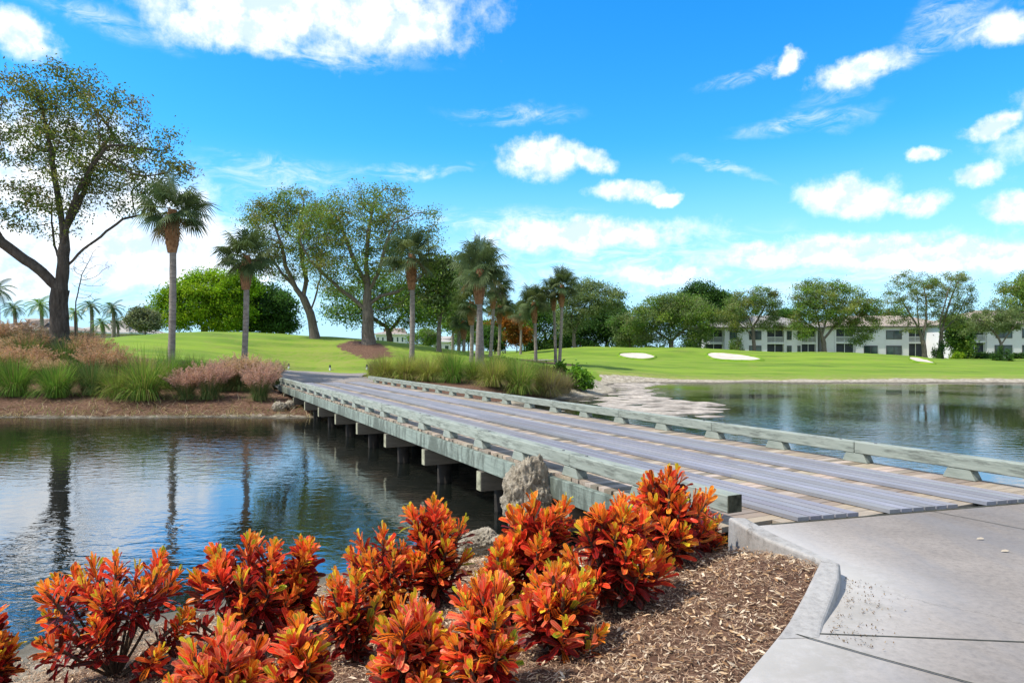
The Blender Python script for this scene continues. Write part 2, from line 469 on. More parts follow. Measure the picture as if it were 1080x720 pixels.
# ------------------------------------------------------------------ terrain
near_shore = [(-160, -60), (-40, -8), (-15, 0.2), (-9, 3.1), (-6, 4.8), (-4.4, 5.83), (-3.93, 6.43), (-3.2, 7.0), (-2.28, 7.83),
              (-1.29, 8.47), (-.45, 9.2), (.31, 9.35), (3.34, 8.34), (6.2, 7.4), (7.85, 6.5), (12.5, 5.4), (30, 3), (90, -4)]
far_shore = [(160, 70), (75, 57), (52, 54.2), (40, 53.6), (33, 53.9), (26.7, 53.3), (20, 53.9), (16.3, 53.4), (11, 54.2), (7.6, 52.5), (6.9, 49), (7.0, 45),
             (6.3, 41), (4.6, 38), (3.2, 36.5), (1.2, 33.6), (-1.2, 30.9), (-3.9, 28.3), (-6.2, 26.6), (-8.0, 25.9), (-12, 26.2), (-15.5, 25.8), (-19.5, 26.1), (-24, 25.8),
             (-30, 26.2), (-60, 27), (-160, 34)]
POND = np.array(near_shore + far_shore, dtype=float)

def sdf(poly, X, Y):
    """signed distance, negative inside"""
    d2 = np.full(X.shape, 1e18)
    ins = np.zeros(X.shape, bool)
    n = len(poly)
    for i in range(n):
        ax, ay = poly[i]; bx, by = poly[(i + 1) % n]
        ex, ey = bx - ax, by - ay
        t = np.clip(((X - ax) * ex + (Y - ay) * ey) / (ex * ex + ey * ey + 1e-12), 0, 1)
        d2 = np.minimum(d2, (X - ax - t * ex) ** 2 + (Y - ay - t * ey) ** 2)
        c = ((ay > Y) != (by > Y))
        xi = ex * (Y - ay) / (ey if abs(ey) > 1e-12 else 1e-12) + ax
        ins ^= c & (X < xi)
    d = np.sqrt(d2)
    return np.where(ins, -d, d)

_fc = []
for a in [(-150, 412, 30), (-60, 412, 30), (0, 412, 30), (50, 413, 30), (100, 414, 30), (150, 416, 29.8), (200, 418, 29.3), (245, 418, 29.2), (285, 418, 29.4),
          (0, 397, 33), (60, 392, 34), (120, 392, 34), (180, 386, 35), (250, 386, 36), (290, 394, 40),
          (0, 376, 38), (62, 369, 37), (-100, 372, 40), (110, 377, 42), (150, 380, 41), (230, 376, 44),
          (215, 349, 64), (150, 353, 62), (100, 358, 60), (270, 352.5, 62), (330, 357.5, 60), (390, 364, 56), (440, 372, 56),
          (180, 351, 63), (300, 354.5, 62), (30, 362, 60), (-80, 362, 60), (360, 360, 59),
          (300, 391, 49), (345, 391, 50), (390, 391, 50), (300, 374, 55), (350, 376, 55), (250, 380, 49), (420, 383, 52),
          (420, 396, 38), (500, 401, 36), (560, 404, 38), (600, 406, 40), (450, 387, 45), (500, 389, 44), (540, 388, 48),
          (580, 386, 55), (620, 394, 54), (560, 382, 75), (500, 381, 80), (620, 378, 75), (450, 378, 85), (410, 376, 90),
          (620, 365.5, 95), (590, 367, 97), (680, 366.5, 95), (735, 366, 90), (650, 366, 95), (780, 369.5, 92), (830, 371.5, 92), (870, 370.5, 88), (850, 371, 88), (930, 373.5, 92),
          (970, 376, 90), (1000, 379, 88), (1080, 382, 88), (1150, 383, 88), (700, 385, 70), (800, 386, 70), (900, 388, 68), (1000, 390, 67), (1080, 390, 67),
          (660, 376, 84), (760, 376, 84), (670, 392, 60), (700, 398, 57), (900, 398, 57), (1080, 398, 57), (1200, 398, 57),
          (550, 372, 95), (500, 374, 105)]:
    _fc.append(PY(*a))
for x, y, z in [(-7.0, 34.6, -.2), (-11.2, 32.6, -.2), (-9, 33.5, -.2), (-8.5, 30.5, -.4), (-9, 40, -.06), (-12, 42, -.05), (-13, 48, .02), (-8, 38, -.08), (-6, 48, .02), (-17.5, 47, .05),
                (-9.5, 44, -.03), (-15, 45, 0.0), (-3.5, 49, .15),
                (-25, 95, 1.4), (-45, 95, .9), (-60, 80, 1.2), (-10, 95, .6), (0, 120, .3), (30, 130, .1), (60, 130, .1), (90, 130, .1), (-40, 140, 0.2), (-90, 100, .5),
                (110, 90, .2), (-110, 60, .7), (0, 170, 0), (80, 170, 0), (-80, 170, 0), (150, 150, 0), (-150, 150, 0), (40, 112, .3), (60, 112, .2), (15, 112, .8)]:
    _fc.append(np.array((x, y, z)))
_nc = [(1.85, 6.0, -.10), (1.9, 5.5, -.02), (2.1, 4.9, .07), (1.75, 4.2, .015), (1.5, 3.85, -.025), (1.2, 3.4, -.035), (0.9, 3.0, -.035), (.4, 2.4, -.03),
       (1.35, 5.7, -.17), (1.0, 4.6, -.12), (.3, 3.9, -.22), (-.2, 3.3, -.25), (-.8, 2.6, -.28), (-1.6, 3.5, -.42), (.2, 5.2, -.36), (-.5, 5.5, -.48), (-1.0, 5.3, -.56), (-1.7, 5.0, -.62), (-2.7, 4.9, -.74),
       (-.9, 4.2, -.42), (.3, 6.5, -.52), (1.5, 6.8, -.35), (0, 7.6, -.72), (.9, 7.6, -.66), (-1.5, 6.6, -.78), (-3.5, 4.4, -.8), (-4, 3, -.72), (-3, 2, -.5), (-5, 0, -.55), (-2, 0, -.1), (0, 0, -.08), (0, -4, -.08), (-8, -3, -.5),
       (3, 2, -.1), (6, 3, -.1), (3, 5, -.1), (5, 0, -.1), (10, 0, -.12), (12, 3, -.4), (4, 6.5, -.35), (2.4, 6.6, -.3), (6, 5.5, -.3), (0, -20, 0), (30, -20, 0), (-40, -30, 0), (20, -3, -.1)]
_FC = np.array(_fc); _NC = np.array(_nc)

def tps_fit(P3, lam):
    P2 = P3[:, :2]; n = len(P2)
    d = np.linalg.norm(P2[:, None] - P2[None], axis=2)
    K = np.where(d > 0, d * d * np.log(d + 1e-12), 0) + lam * np.eye(n)
    A = np.zeros((n + 3, n + 3))
    A[:n, :n] = K; A[:n, n] = 1; A[:n, n + 1:] = P2; A[n, :n] = 1; A[n + 1:, :n] = P2.T
    b = np.zeros(n + 3); b[:n] = P3[:, 2]
    return np.linalg.solve(A, b)

_wf = tps_fit(_FC, 12.0); _wn = tps_fit(_NC, 0.05)

def tps(P3, w, X, Y):
    out = w[-3] + w[-2] * X + w[-1] * Y
    for (cx, cy, _), k in zip(P3, w[:-3]):
        d2 = (X - cx) ** 2 + (Y - cy) ** 2
        out = out + k * 0.5 * d2 * np.log(d2 + 1e-12)
    return out

def sm(x):
    x = np.clip(x, 0, 1)
    return x * x * (3 - 2 * x)

bed_edge = [(1.92, 6.05), (1.98, 5.49), (2.19, 4.85), (1.84, 4.30), (1.62, 3.99), (1.37, 3.65), (1.09, 3.28), (.3, 2.25), (-.9, .9), (-2.5, -.6), (-6, -3)]
PAVE = np.array(bed_edge + [(-6, -14), (16, -14), (16, 1.2), (9.0, 3.2)] + [tuple(WB(9.05, 3.83)), tuple(WB(7.2, 4.16)), tuple(WB(5.2, 4.51)), tuple(WB(4.66, 4.60))])

def wob(X, Y, k):
    return (np.sin(X * 1.31 * k + 1.7) * np.cos(Y * 1.13 * k + .3) + .5 * np.sin(X * 2.7 * k + Y * 1.9 * k) + .35 * np.sin(-X * 4.1 * k + Y * 5.3 * k + 2))

def height(X, Y):
    X = np.asarray(X, float); Y = np.asarray(Y, float)
    d = sdf(POND, X, Y) + 0.10 * wob(X, Y, 1.0) + 0.05 * wob(X, Y, 3.1)
    r = np.hypot(X, Y)
    # near or far bank: which side of the pond's middle line
    near = Y < 13.0 + np.clip(-X - 12, 0, 400) * 0.15 - np.clip(X - 12, 0, 400) * 0.02
    zf = np.clip(tps(_FC, _wf, X, Y), -.85, 4.2)
    fade = sm((r - 170) / 90)
    zf = zf * (1 - fade)
    zn = np.clip(tps(_NC, _wn, X, Y), -.92, .085)
    far_n = sm((r - 18) / 15)
    zn = zn * (1 - far_n) - .15 * far_n
    z = np.where(near, zn, zf)
    dw = np.where(near, 1.3, 2.6)
    rise = sm(np.clip(d, 0, None) / dw)
    out = WATER + (z - WATER) * (0.08 * np.clip(d / .25, 0, 1) + 0.92 * rise)
    inside = WATER - np.clip(-d * 0.45, 0, 0.9)
    z = np.where(d > 0, out, inside)
    z = np.where(d > .4, z + 0.012 * wob(X, Y, 4.0) * near + 0.03 * wob(X, Y, .6) * (~near), z)
    # keep the ground under the pavement, the bridge ends and the kerb
    dp = sdf(PAVE, X, Y)
    z = np.where(dp < -.09, np.minimum(z, -.07), z)
    z = np.where((dp < .03) & (Y < 4.05) & (Y > -20), np.minimum(z, -.025), z)
    U = CB * X + SB * Y; T = -SB * X + CB * Y
    under = (U > 4.2) & (U < 9.2) & (T > 3.5) & (T < 34.6)
    z = np.where(under, np.minimum(z, -.30 - .15 * sm((34.6 - T) / 3)), z)
    return z

def gz(x, y):
    return float(height(np.array([x]), np.array([y]))[0])

rr = [0.6]
while rr[-1] < 1500:
    rr.append(rr[-1] * (1.020 if rr[-1] < 90 else 1.06))
rr = np.array(rr)
ang = np.concatenate([np.linspace(-180, -62, 60, endpoint=False), np.linspace(-62, 62, 620, endpoint=False), np.linspace(62, 180, 60, endpoint=False)])
ang = np.radians(ang)
RR, AA = np.meshgrid(rr, ang, indexing='ij')
GX, GY = RR * np.sin(AA), RR * np.cos(AA)
GZ = height(GX.ravel(), GY.ravel())
nr, na = RR.shape
V = np.column_stack([GX.ravel(), GY.ravel(), GZ])
I = np.arange(nr * na).reshape(nr, na)
q = np.stack([I[:-1, :], np.roll(I, -1, 1)[:-1, :], np.roll(I, -1, 1)[1:, :], I[1:, :]], -1).reshape(-1, 4)
V = np.vstack([V, [[0, 0, -.08]]])
ctr = len(V) - 1
tri = np.stack([np.full(na, ctr), np.roll(I[0], -1), I[0]], -1)
X, Y = V[:, 0], V[:, 1]
left_bed = np.array([(-160, 26), (-60, 26), (-19, 25), (-8, 25), (-7.0, 30), (-10.6, 33.5), (-11.6, 38), (-13, 40.5), (-17, 40), (-20, 38), (-24, 41), (-30, 43), (-40, 44), (-160, 48)])
island_bed = np.array([(-8, 26), (0, 30), (8, 40), (8, 52), (5.2, 47), (3.5, 47), (0, 46), (-3.0, 45.5), (-6.6, 41.5), (-7.2, 35)])
oak_bed = np.array([PY(352, 363, 58)[:2], PY(375, 362, 60)[:2], PY(405, 366, 58)[:2], PY(415, 372, 54)[:2], PY(392, 371, 53)[:2], PY(368, 366, 55)[:2]])
palm_bed = np.array([(0.6, 60), (2.2, 58.8), (5.6, 59.2), (6.4, 62), (4.5, 64.5), (1.5, 64)])
near_bed = np.array([(-6, -3), (-9, 2)] + [(-4.0, 4.6), (-2.6, 5.6), (-1.5, 6.4), (-.6, 7.2), (.2, 8.2), (1.3, 8.6), (2.6, 7.0)] + bed_edge[:-1])
mul = np.where((Y < 13) & (X < 5) & (np.hypot(X, Y) < 30), 1.0, 0.0)
for pl, w in ((left_bed, 1.2), (island_bed, 1.0), (oak_bed, 1.2), (palm_bed, .6), (near_bed, .35)):
    mul = np.maximum(mul, sm(.5 - sdf(pl, X, Y) / (2 * w)))
dp_ = sdf(POND, X, Y)
nearm = (Y < 13)
sand = np.where(nearm, sm(1 - (dp_ - .35) / 1.5), sm(1 - (dp_ - .1) / 1.1) * .80)
shoreR = (X > 7) & (Y > 40)
sand = np.where(shoreR, sm(1 - (dp_ - 1.6) / 1.4), sand)
cove = np.array([(5, 38), (9, 44), (8, 53), (6, 52), (5.2, 45), (3.2, 40), (1.5, 36)])
sand = np.maximum(sand, sm(.5 - sdf(cove, X, Y) / 1.6) * .8)
dry = np.where(shoreR, sm(1 - (dp_ - 1.5) / 7.0) * .75, 0) + .18 + .35 * sm(1 - np.hypot(X + 14, Y - 54) / 12)
me = np_mesh('ground', V, [q, tri], M['ground'], {'mulch': mul, 'sand': sand, 'dry': np.clip(dry, 0, 1)}, smooth=True)
tag(obj('ground', me), kind='structure')

wq = MB()
wq.poly([(-400, -80, WATER), (400, -80, WATER), (400, 110, WATER), (-400, 110, WATER)])
tag(wq.build('water', M['water']), kind='structure')

# mud flat: streaky dried weed and silt at the water's surface right of the bridge
MUD = np.array([(11.9, 53.2), (9.6, 47.5), (8.6, 41), (8.05, 36.7), (10.1, 33.1), (9.4, 30.5), (8.67, 28.6), (7.1, 27.1), (5.5, 26.2), (3.9, 27.5), (3.0, 30.5), (3.6, 33), (4.9, 38), (6.6, 41.5), (7.2, 46), (7.4, 51), (9, 54)])
xs = np.arange(1.5, 14, .11); ys = np.arange(24, 56, .16)
MXg, MYg = np.meshgrid(xs, ys, indexing='ij')
dm = sdf(MUD, MXg, MYg)
rng = np.random.default_rng(5)
fz = np.zeros_like(MXg)
for k in range(26):
    fx = rng.uniform(.25, 1.5); fy = rng.uniform(.5, 3.6); ph = rng.uniform(0, 6.28, 2); a = .5 / math.sqrt(fx * fy)
    fz += a * np.sin(fx * MXg * 2 + .6 * np.sin(MYg * .9 + ph[1]) + ph[0]) * np.sin(fy * MYg * 2 + ph[1] + .5 * np.sin(MXg * 1.3))
fz /= np.std(fz)
MZg = WATER + .034 * fz + np.clip(-dm * .05, -.3, .045) - .024
V = np.column_stack([MXg.ravel(), MYg.ravel(), MZg.ravel()])
I = np.arange(len(V)).reshape(MXg.shape)
q = np.stack([I[:-1, :-1], I[1:, :-1], I[1:, 1:], I[:-1, 1:]], -1).reshape(-1, 4)
q = q[(V[q][:, :, 2].max(1) > WATER - .05)]
M['mud'] = m_flat('dried_silt', (0.32, 0.28, 0.235), 0.95, 0.5, 1.6, 0.1, bump=0.03)
tag(obj('mud_flat', np_mesh('mud_flat', V, [q], M['mud'], smooth=True)), kind='structure')

# sand bunkers following the slope
M['bunker'] = m_flat('bunker_sand', (0.50, 0.44, 0.37), 0.95, 0.16, 0.9, 0.1)
def bunker(pts):
    c = np.mean(pts, 0); V = []; F = []
    n = 48; poly = []
    P = np.array(pts)
    # closed Catmull-Rom outline
    k = len(P)
    for i in range(n):
        t = i / n * k; j = int(t); f = t - j
        p0, p1, p2, p3 = P[(j - 1) % k], P[j % k], P[(j + 1) % k], P[(j + 2) % k]
        poly.append(.5 * ((2 * p1) + (p2 - p0) * f + (2 * p0 - 5 * p1 + 4 * p2 - p3) * f * f + (3 * p1 - p0 - 3 * p2 + p3) * f ** 3))
    poly = np.array(poly)
    rings = [1.0, .9, .7, .45, .2]
    for r in rings:
        pp = c + (poly - c) * r
        z = height(pp[:, 0], pp[:, 1]) + .05 - (.10 if r < 1 else 0) * 0
        V += [(a, b, h) for (a, b), h in zip(pp, z)]
    for a in range(len(rings) - 1):
        for i in range(n):
            F.append((a * n + i, a * n + (i + 1) % n, (a + 1) * n + (i + 1) % n, (a + 1) * n + i))
    V.append((c[0], c[1], gz(*c) + .05)); L = len(V) - 1
    T = [((len(rings) - 1) * n + i, (len(rings) - 1) * n + (i + 1) % n, L) for i in range(n)]
    # turf lip round the sand
    V2 = []
    for r, dz in ((.97, .02), (1.005, .20), (1.05, .17), (1.13, -.03)):
        pp = c + (poly - c) * r
        V2 += [(a, b, h) for (a, b), h in zip(pp, height(pp[:, 0], pp[:, 1]) + dz)]
    F2 = [(a * n + i, a * n + (i + 1) % n, (a + 1) * n + (i + 1) % n, (a + 1) * n + i) for a in range(3) for i in range(n)]
    tag(obj('bunker_lip', np_mesh('bunker_lip', V2, [np.array(F2)[:, ::-1]], M['ground'], smooth=True)), kind='structure')
    return tag(obj('sand_bunker', np_mesh('sand_bunker', V, [np.array(F), np.array(T)], M['bunker'], smooth=True)), kind='structure')

def on_ground(px, py, lo=40.0, hi=140.0):
    """where the sight line through a photo pixel meets the far ground"""
    ys = np.linspace(lo, hi, 800)
    xs = (px - 540.0) / FPX * ys
    zr = CAM_H - (py - HORIZON) * ys / FPX
    h = height(xs, ys)
    hit = np.where(zr <= h)[0]
    i = hit[0] if len(hit) else len(ys) - 1
    return np.array((xs[i], ys[i]))

for pts in ([(653, 374.5), (664, 372.5), (680, 372.8), (691, 376.5), (680, 379.6), (664, 378.8)],
            [(746, 374), (756, 372.3), (785, 375.0), (803, 379), (796, 381), (770, 380.8), (752, 378.8)],
            [(959, 377.3), (968, 377.6), (978, 380.0), (986, 384), (974, 383.2), (962, 380.8)]):
    bunker([on_ground(*p) for p in pts])

# ------------------------------------------------------------------ far cart paths, laid on the ground
def strip(name, cl, widths, mat, lift=.035, sub=10):
    cl = np.array(cl, float); n = len(cl); pts = []; ws = []
    for i in range(n - 1):
        p0, p1, p2, p3 = cl[max(i - 1, 0)], cl[i], cl[i + 1], cl[min(i + 2, n - 1)]
        for k in range(sub):
            f = k / sub
            pts.append(.5 * ((2 * p1) + (p2 - p0) * f + (2 * p0 - 5 * p1 + 4 * p2 - p3) * f * f + (3 * p1 - p0 - 3 * p2 + p3) * f ** 3))
            ws.append(widths[i] * (1 - f) + widths[i + 1] * f)
    pts.append(cl[-1]); ws.append(widths[-1])
    pts = np.array(pts); ws = np.array(ws)
    tg = np.gradient(pts, axis=0); tg /= np.linalg.norm(tg, axis=1)[:, None]
    nn = np.column_stack([-tg[:, 1], tg[:, 0]])
    cols = []
    for t in np.linspace(-.5, .5, 7):
        p = pts + nn * (ws * t)[:, None]
        cols.append(np.column_stack([p, height(p[:, 0], p[:, 1]) + lift]))
    V = np.stack(cols, 1); m = V.shape[0]
    I = np.arange(m * 7).reshape(m, 7)
    F = np.stack([I[:-1, :-1], I[:-1, 1:], I[1:, 1:], I[1:, :-1]], -1).reshape(-1, 4)
    zz = np.zeros(m * 7)
    return tag(obj(name, np_mesh(name, V.reshape(-1, 3), [F[:, ::-1]], mat, {'dirt': zz, 'pale': zz}, smooth=True)), kind='structure')

strip('cart_path', [WB(6.7, 33.6), WB(6.75, 36), WB(6.6, 39), (-12.2, 43.5), (-14.8, 46.3), (-17.5, 47.2)], [4.6, 5.2, 6.0, 5.6, 3.6, 2.6], M['pave'], .14)
strip('cart_path', [(-12, 84), (-6, 83.5), (-1.0, 82), (2.4, 78), (4.2, 72)], [2.4, 2.4, 2.6, 2.8, 2.6], M['pave'], .10)

# ------------------------------------------------------------------ pavement in the foreground, kerb, joints
xs = np.arange(-6, 16.01, .16); ys = np.arange(-6, 7.2, .12)
# triangulated pavement with enough vertices to carry its dirt
bm = bmesh.new()
vs = [bm.verts.new((x, y, 0)) for x, y in PAVE]
f = bm.faces.new(vs)
bmesh.ops.triangulate(bm, faces=[f])
for axis, arr in ((0, np.arange(-2, 10, .25)), (1, np.arange(0, 7, .25))):
    for t in arr:
        co = (t, 0, 0) if axis == 0 else (0, t, 0); no = (1, 0, 0) if axis == 0 else (0, 1, 0)
        bmesh.ops.bisect_plane(bm, geom=bm.verts[:] + bm.edges[:] + bm.faces[:], plane_co=co, plane_no=no, dist=1e-5)
bmesh.ops.recalc_face_normals(bm, faces=bm.faces)
if bm.faces[:][0].normal.z < 0:
    bmesh.ops.reverse_faces(bm, faces=bm.faces)
me = bpy.data.meshes.new('cart_path'); bm.to_mesh(me); bm.free()
pv = np.array([v.co for v in me.vertices])
kl = np.array(bed_edge[:7])
def dist_line(pl, X, Y):
    d = np.full(X.shape, 1e9)
    for (ax, ay), (bx, by) in zip(pl[:-1], pl[1:]):
        ex, ey = bx - ax, by - ay
        t = np.clip(((X - ax) * ex + (Y - ay) * ey) / (ex * ex + ey * ey), 0, 1)
        d = np.minimum(d, np.hypot(X - ax - t * ex, Y - ay - t * ey))
    return d
dk = dist_line(kl[2:6], pv[:, 0], pv[:, 1])
dirt = .80 * np.exp(-((dk - .2) / .42) ** 2)
pale = np.exp(-(dist_line(kl[:3], pv[:, 0], pv[:, 1]) / .55) ** 2) + .7 * np.exp(-(dist_line(kl[4:], pv[:, 0], pv[:, 1]) / .6) ** 2)
for k, a in (('dirt', dirt), ('pale', np.clip(pale, 0, 1))):
    at = me.attributes.new(k, 'FLOAT', 'POINT'); at.data.foreach_set('value', a.astype(np.float32))
me.materials.append(M['pave'])
pave = tag(obj('pavement', me), kind='structure')

def ribbon(pts, w, z):
    mb = MB(); P = np.array(pts, float)
    tg = np.gradient(P, axis=0); tg /= np.linalg.norm(tg, axis=1)[:, None]
    nn = np.column_stack([-tg[:, 1], tg[:, 0]])
    for i in range(len(P) - 1):
        a, b = P[i] + nn[i] * w / 2, P[i] - nn[i] * w / 2
        c, d = P[i + 1] - nn[i + 1] * w / 2, P[i + 1] + nn[i + 1] * w / 2
        mb.poly([(*a, z), (*b, z), (*c, z), (*d, z)])
    return mb
tag(ribbon([PZ(833, 667, 0), PZ(960, 672, 0), PZ(1080, 677, 0), PZ(1240, 683, 0)], .011, .004).build('expansion_joint', M['joint']), kind='structure')
tag(ribbon([PZ(838, 669, 0), PZ(925, 694, 0), PZ(1020, 720, 0), PZ(1180, 764, 0)], .012, .008).build('expansion_joint', M['joint']), kind='structure')
tag(ribbon([PZ(985, 539.5, 0), PZ(1080, 558, 0), PZ(1240, 589, 0)], .010, .004).build('expansion_joint', M['joint']), kind='structure')
tag(ribbon([WB(4.9, 4.565), WB(6.2, 4.335), WB(7.6, 4.087), WB(9.0, 3.84)], .03, .004).build('expansion_joint', M['joint']), kind='structure')

# kerb: rises round the planting bed and dies into the path
ko = [(1.925, 6.06, .115), (1.98, 5.49, .113), (2.19, 4.85, .105), (2.02, 4.58, .095), (1.84, 4.30, .072), (1.62, 3.99, .025), (1.37, 3.65, .008), (1.09, 3.28, .006), (.3, 2.25, .006), (-.9, .9, .006)]
ki = [(2.08, 6.03, .115), (2.13, 5.55, .113), (2.305, 4.80, .105), (2.165, 4.52, .09), (2.01, 4.27, .062), (1.81, 3.97, .018), (1.60, 3.55, .007), (1.33, 3.14, .006), (.5, 2.10, .006), (-.7, .7, .006)]
ko, ki = ko[:7], ki[:7]
ko[-1] = (1.46, 3.78, .004); ki[-1] = (1.72, 3.80, .003)
mb = MB(); n = len(ko)
vo = [mb.bm.verts.new(p) for p in ko]; vi = [mb.bm.verts.new(p) for p in ki]
bo = [mb.bm.verts.new((p[0] - .015, p[1] - .005, -.4)) for p in ko]; bi = [mb.bm.verts.new((p[0] + .03, p[1] - .012, -.3)) for p in ki]
for i in range(n - 1):
    mb.bm.faces.new((vo[i], vi[i], vi[i + 1], vo[i + 1])); mb.bm.faces.new((bo[i], vo[i], vo[i + 1], bo[i + 1])); mb.bm.faces.new((vi[i], bi[i], bi[i + 1], vi[i + 1]))
mb.bm.faces.new((bo[0], bi[0], vi[0], vo[0])); mb.bm.faces.new((bo[-1], vo[-1], vi[-1], bi[-1]))
te = [e for e in mb.bm.edges if all(v in set(vo + vi) for v in e.verts) and not ({e.verts[0] in vo, e.verts[1] in vo} == {True, False})]
bmesh.ops.bevel(mb.bm, geom=te, offset=.022, segments=3, affect='EDGES', profile=.5)
tag(mb.build('kerb', M['kerb'], smooth=False), kind='structure')
for p, q_ in (((2.19, 4.85), (2.335, 4.78)), ((1.98, 5.49), (2.155, 5.55))):
    pass

# ------------------------------------------------------------------ the bridge
BO = (6.68, 4.6)       # local origin (u, s)
bw = WB(*BO)
bridge = empty('bridge', (bw[0], bw[1], 0), BA, 'long low timber cart bridge with lavender-grey running boards and mossy kerb rails', 'bridge')
def L(u, s): return u - BO[0], s - BO[1]
S_END = 33.7
def s_near(u): return 4.51 - .176 * (u - 5.2)
# deck planks
rng = random.Random(3)
mb = MB(); s = 4.70; shades = []
U0, U1 = 4.46, 8.92
def set_shades(me, per_piece, nverts=8):
    at = me.color_attributes.new('shade', 'FLOAT_COLOR', 'POINT')
    arr = np.ones((len(me.vertices), 4), np.float32)
    for i, c in enumerate(per_piece):
        arr[i * nverts:(i + 1) * nverts, :3] = c
    at.data.foreach_set('color', arr.ravel())
while s < S_END:
    w = .138
    x0, y0 = L(U0 + rng.uniform(-.03, .02), s); x1, _ = L(U1 + rng.uniform(-.02, .02), s)
    mb.box(x0, x1, y0, y0 + w, -.055, rng.uniform(-.006, 0.0))
    k = rng.uniform(.55, 1.2); shades.append((k * rng.uniform(.95, 1.08), k, k * rng.uniform(.88, 1.02)))
    s += .146
# short wedge boards where the deck meets the skewed pavement edge
def wedge(u0, u1):
    x0, _ = L(u0, 0); x1, _ = L(u1, 0)
    return x0, x1
s2 = 4.70
for k in range(6):
    sa = 4.70 - .146 * (k + 1)
    # board only where it lies behind the pavement edge
    uu0 = 5.2 + (4.51 - sa + .02) / .176 if sa < s_near(U0) else U0
    if uu0 < U1 - .15:
        x0, y0 = L(max(uu0, U0), sa); x1, _ = L(U1, sa)
        mb.box(x0, x1, y0, y0 + .138, -.055, -.003)
        kk = rng.uniform(.6, 1.15); shades.append((kk, kk, kk * .95))
me = mb.mesh('deck', M['plank']); set_shades(me, shades)
obj('deck', me, bridge)
# running boards
for (ua, ub, nb) in ((5.2, 5.90, 5), (6.25, 7.11, 6), (7.47, 8.18, 5)):
    mb = MB(); sh = []
    w = (ub - ua) / nb
    for i in range(nb):
        a = ua + i * w + .011; b = ua + (i + 1) * w - .011
        ss = s_near((a + b) / 2) + .015
        while ss < S_END - .2:
            ln = rng.choice((3.66, 3.66, 4.27)) if ss > 5 else rng.uniform(2, 4)
            e = min(ss + ln, S_END - .2)
            (x0, y0), (x1, y1) = L(a, ss), L(b, e)
            pts = [(x0, y0 + (.0 if ss > 5 else .5 * .176 * w)), (x1, y0 - (.0 if ss > 5 else .5 * .176 * w)), (x1, y1 - .004), (x0, y1 - .004)]
            mb.prism(pts, 'z', .004, .042)
            k = rng.uniform(.74, 1.12); sh.append((k * rng.uniform(.98, 1.06), k, k * rng.uniform(.92, 1.03)))
            ss = e
    me = mb.mesh('tread_strip', M['tread']); set_shades(me, sh)
    obj('tread_strip', me, bridge)
# rail blocks, rails, bolts
BLK = None
def block_mesh():
    mb = MB()
    mb.prism([(-.20, 0.0), (.20, 0.0), (.135, .127), (-.135, .127)], 'x', -.078, .078, .006)
    return mb.mesh('rail_block', M['rail'])
blk = block_mesh()
bolt = MB().cyl(0, 0, 0, .012, .022, .018, 8).mesh('bolt', M['iron'])
mr_cache = {}
for side, uc, ph in (('l', 4.545, 7.40), ('r', 8.815, 6.60)):
    s = ph - 1.45 * (1 if side == 'l' else 1)
    while s < S_END + .4:
        if s > (4.75 if side == 'l' else 3.6):
            x, y = L(uc, s)
            b = obj('rail_block', blk, bridge, (x, y, 0.0))
        s += 1.45
    s0 = ph - 2.9 if side == 'l' else ph - 2.9
    first = True
    a = s0
    while a < S_END:
        e = min(a + 2.9, S_END + .3)
        aa = 4.64 if (side == 'l' and first) else (2.6 if first else a)
        ln = e - aa
        key = round(ln, 2)
        jig = rng.uniform(-.006, .006)
        x, y = L(uc + jig, aa)
        if key not in mr_cache:
            mr_cache[key] = MB().box(-.082, .082, .004, ln - .004, .129, .290, .010).mesh('guard_rail', M['rail'])
        g = obj('guard_rail', mr_cache[key], bridge, (x, y, rng.uniform(-.004, .002)))
        for t in (.28, ln - .28):
            obj('bolt', bolt, g, (0, t, .288))
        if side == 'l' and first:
            obj('end_grain_shading', MB().box(-.080, .080, -.004, .0035, .131, .288).mesh('end_grain_shading', M['mould_shade']), g)  # thin plate: mould, with the end face's shade painted in
        first = False
        a = e
# edge beams in sections
for uc in (4.40, 8.98):
    a = 4.75 if uc < 5 else 4.2
    while a < S_END:
        e = min(a + 4.05, S_END)
        x, y = L(uc, a)
        obj('edge_beam', MB().box(-.04, .04, .003, e - a - .003, -.30, -.035, .006).mesh('edge_beam', M['beam']), bridge, (x + rng.uniform(-.004, .004), y, rng.uniform(-.006, .004)))
        a = e
for uc in (5.3, 6.2, 7.1, 8.0):
    x, y = L(uc, 5.0)
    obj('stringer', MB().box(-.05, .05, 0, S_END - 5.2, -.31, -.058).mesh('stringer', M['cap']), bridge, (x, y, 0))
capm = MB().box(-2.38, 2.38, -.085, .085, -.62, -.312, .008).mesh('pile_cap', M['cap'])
capend = MB().box(-2.386, -2.3795, -.079, .079, -.614, -.318).mesh('end_grain_shading', M['capend'])
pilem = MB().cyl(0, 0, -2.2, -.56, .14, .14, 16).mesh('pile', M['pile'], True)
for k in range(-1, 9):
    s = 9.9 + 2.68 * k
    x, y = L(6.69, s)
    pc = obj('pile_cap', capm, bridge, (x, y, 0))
    obj('end_grain_shading', capend, pc)
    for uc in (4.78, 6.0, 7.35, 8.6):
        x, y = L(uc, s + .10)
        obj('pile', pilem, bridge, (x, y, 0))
# timber bulkhead under the far end and the near end
for s_, z0 in ((33.75, -1.0), (4.95, -.9)):
    x, y = L(6.69, s_)
    obj('bulkhead', MB().box(-2.2, 2.2, -.06, .06, z0, -.06).mesh('bulkhead', M['cap']), bridge, (x, y, 0))

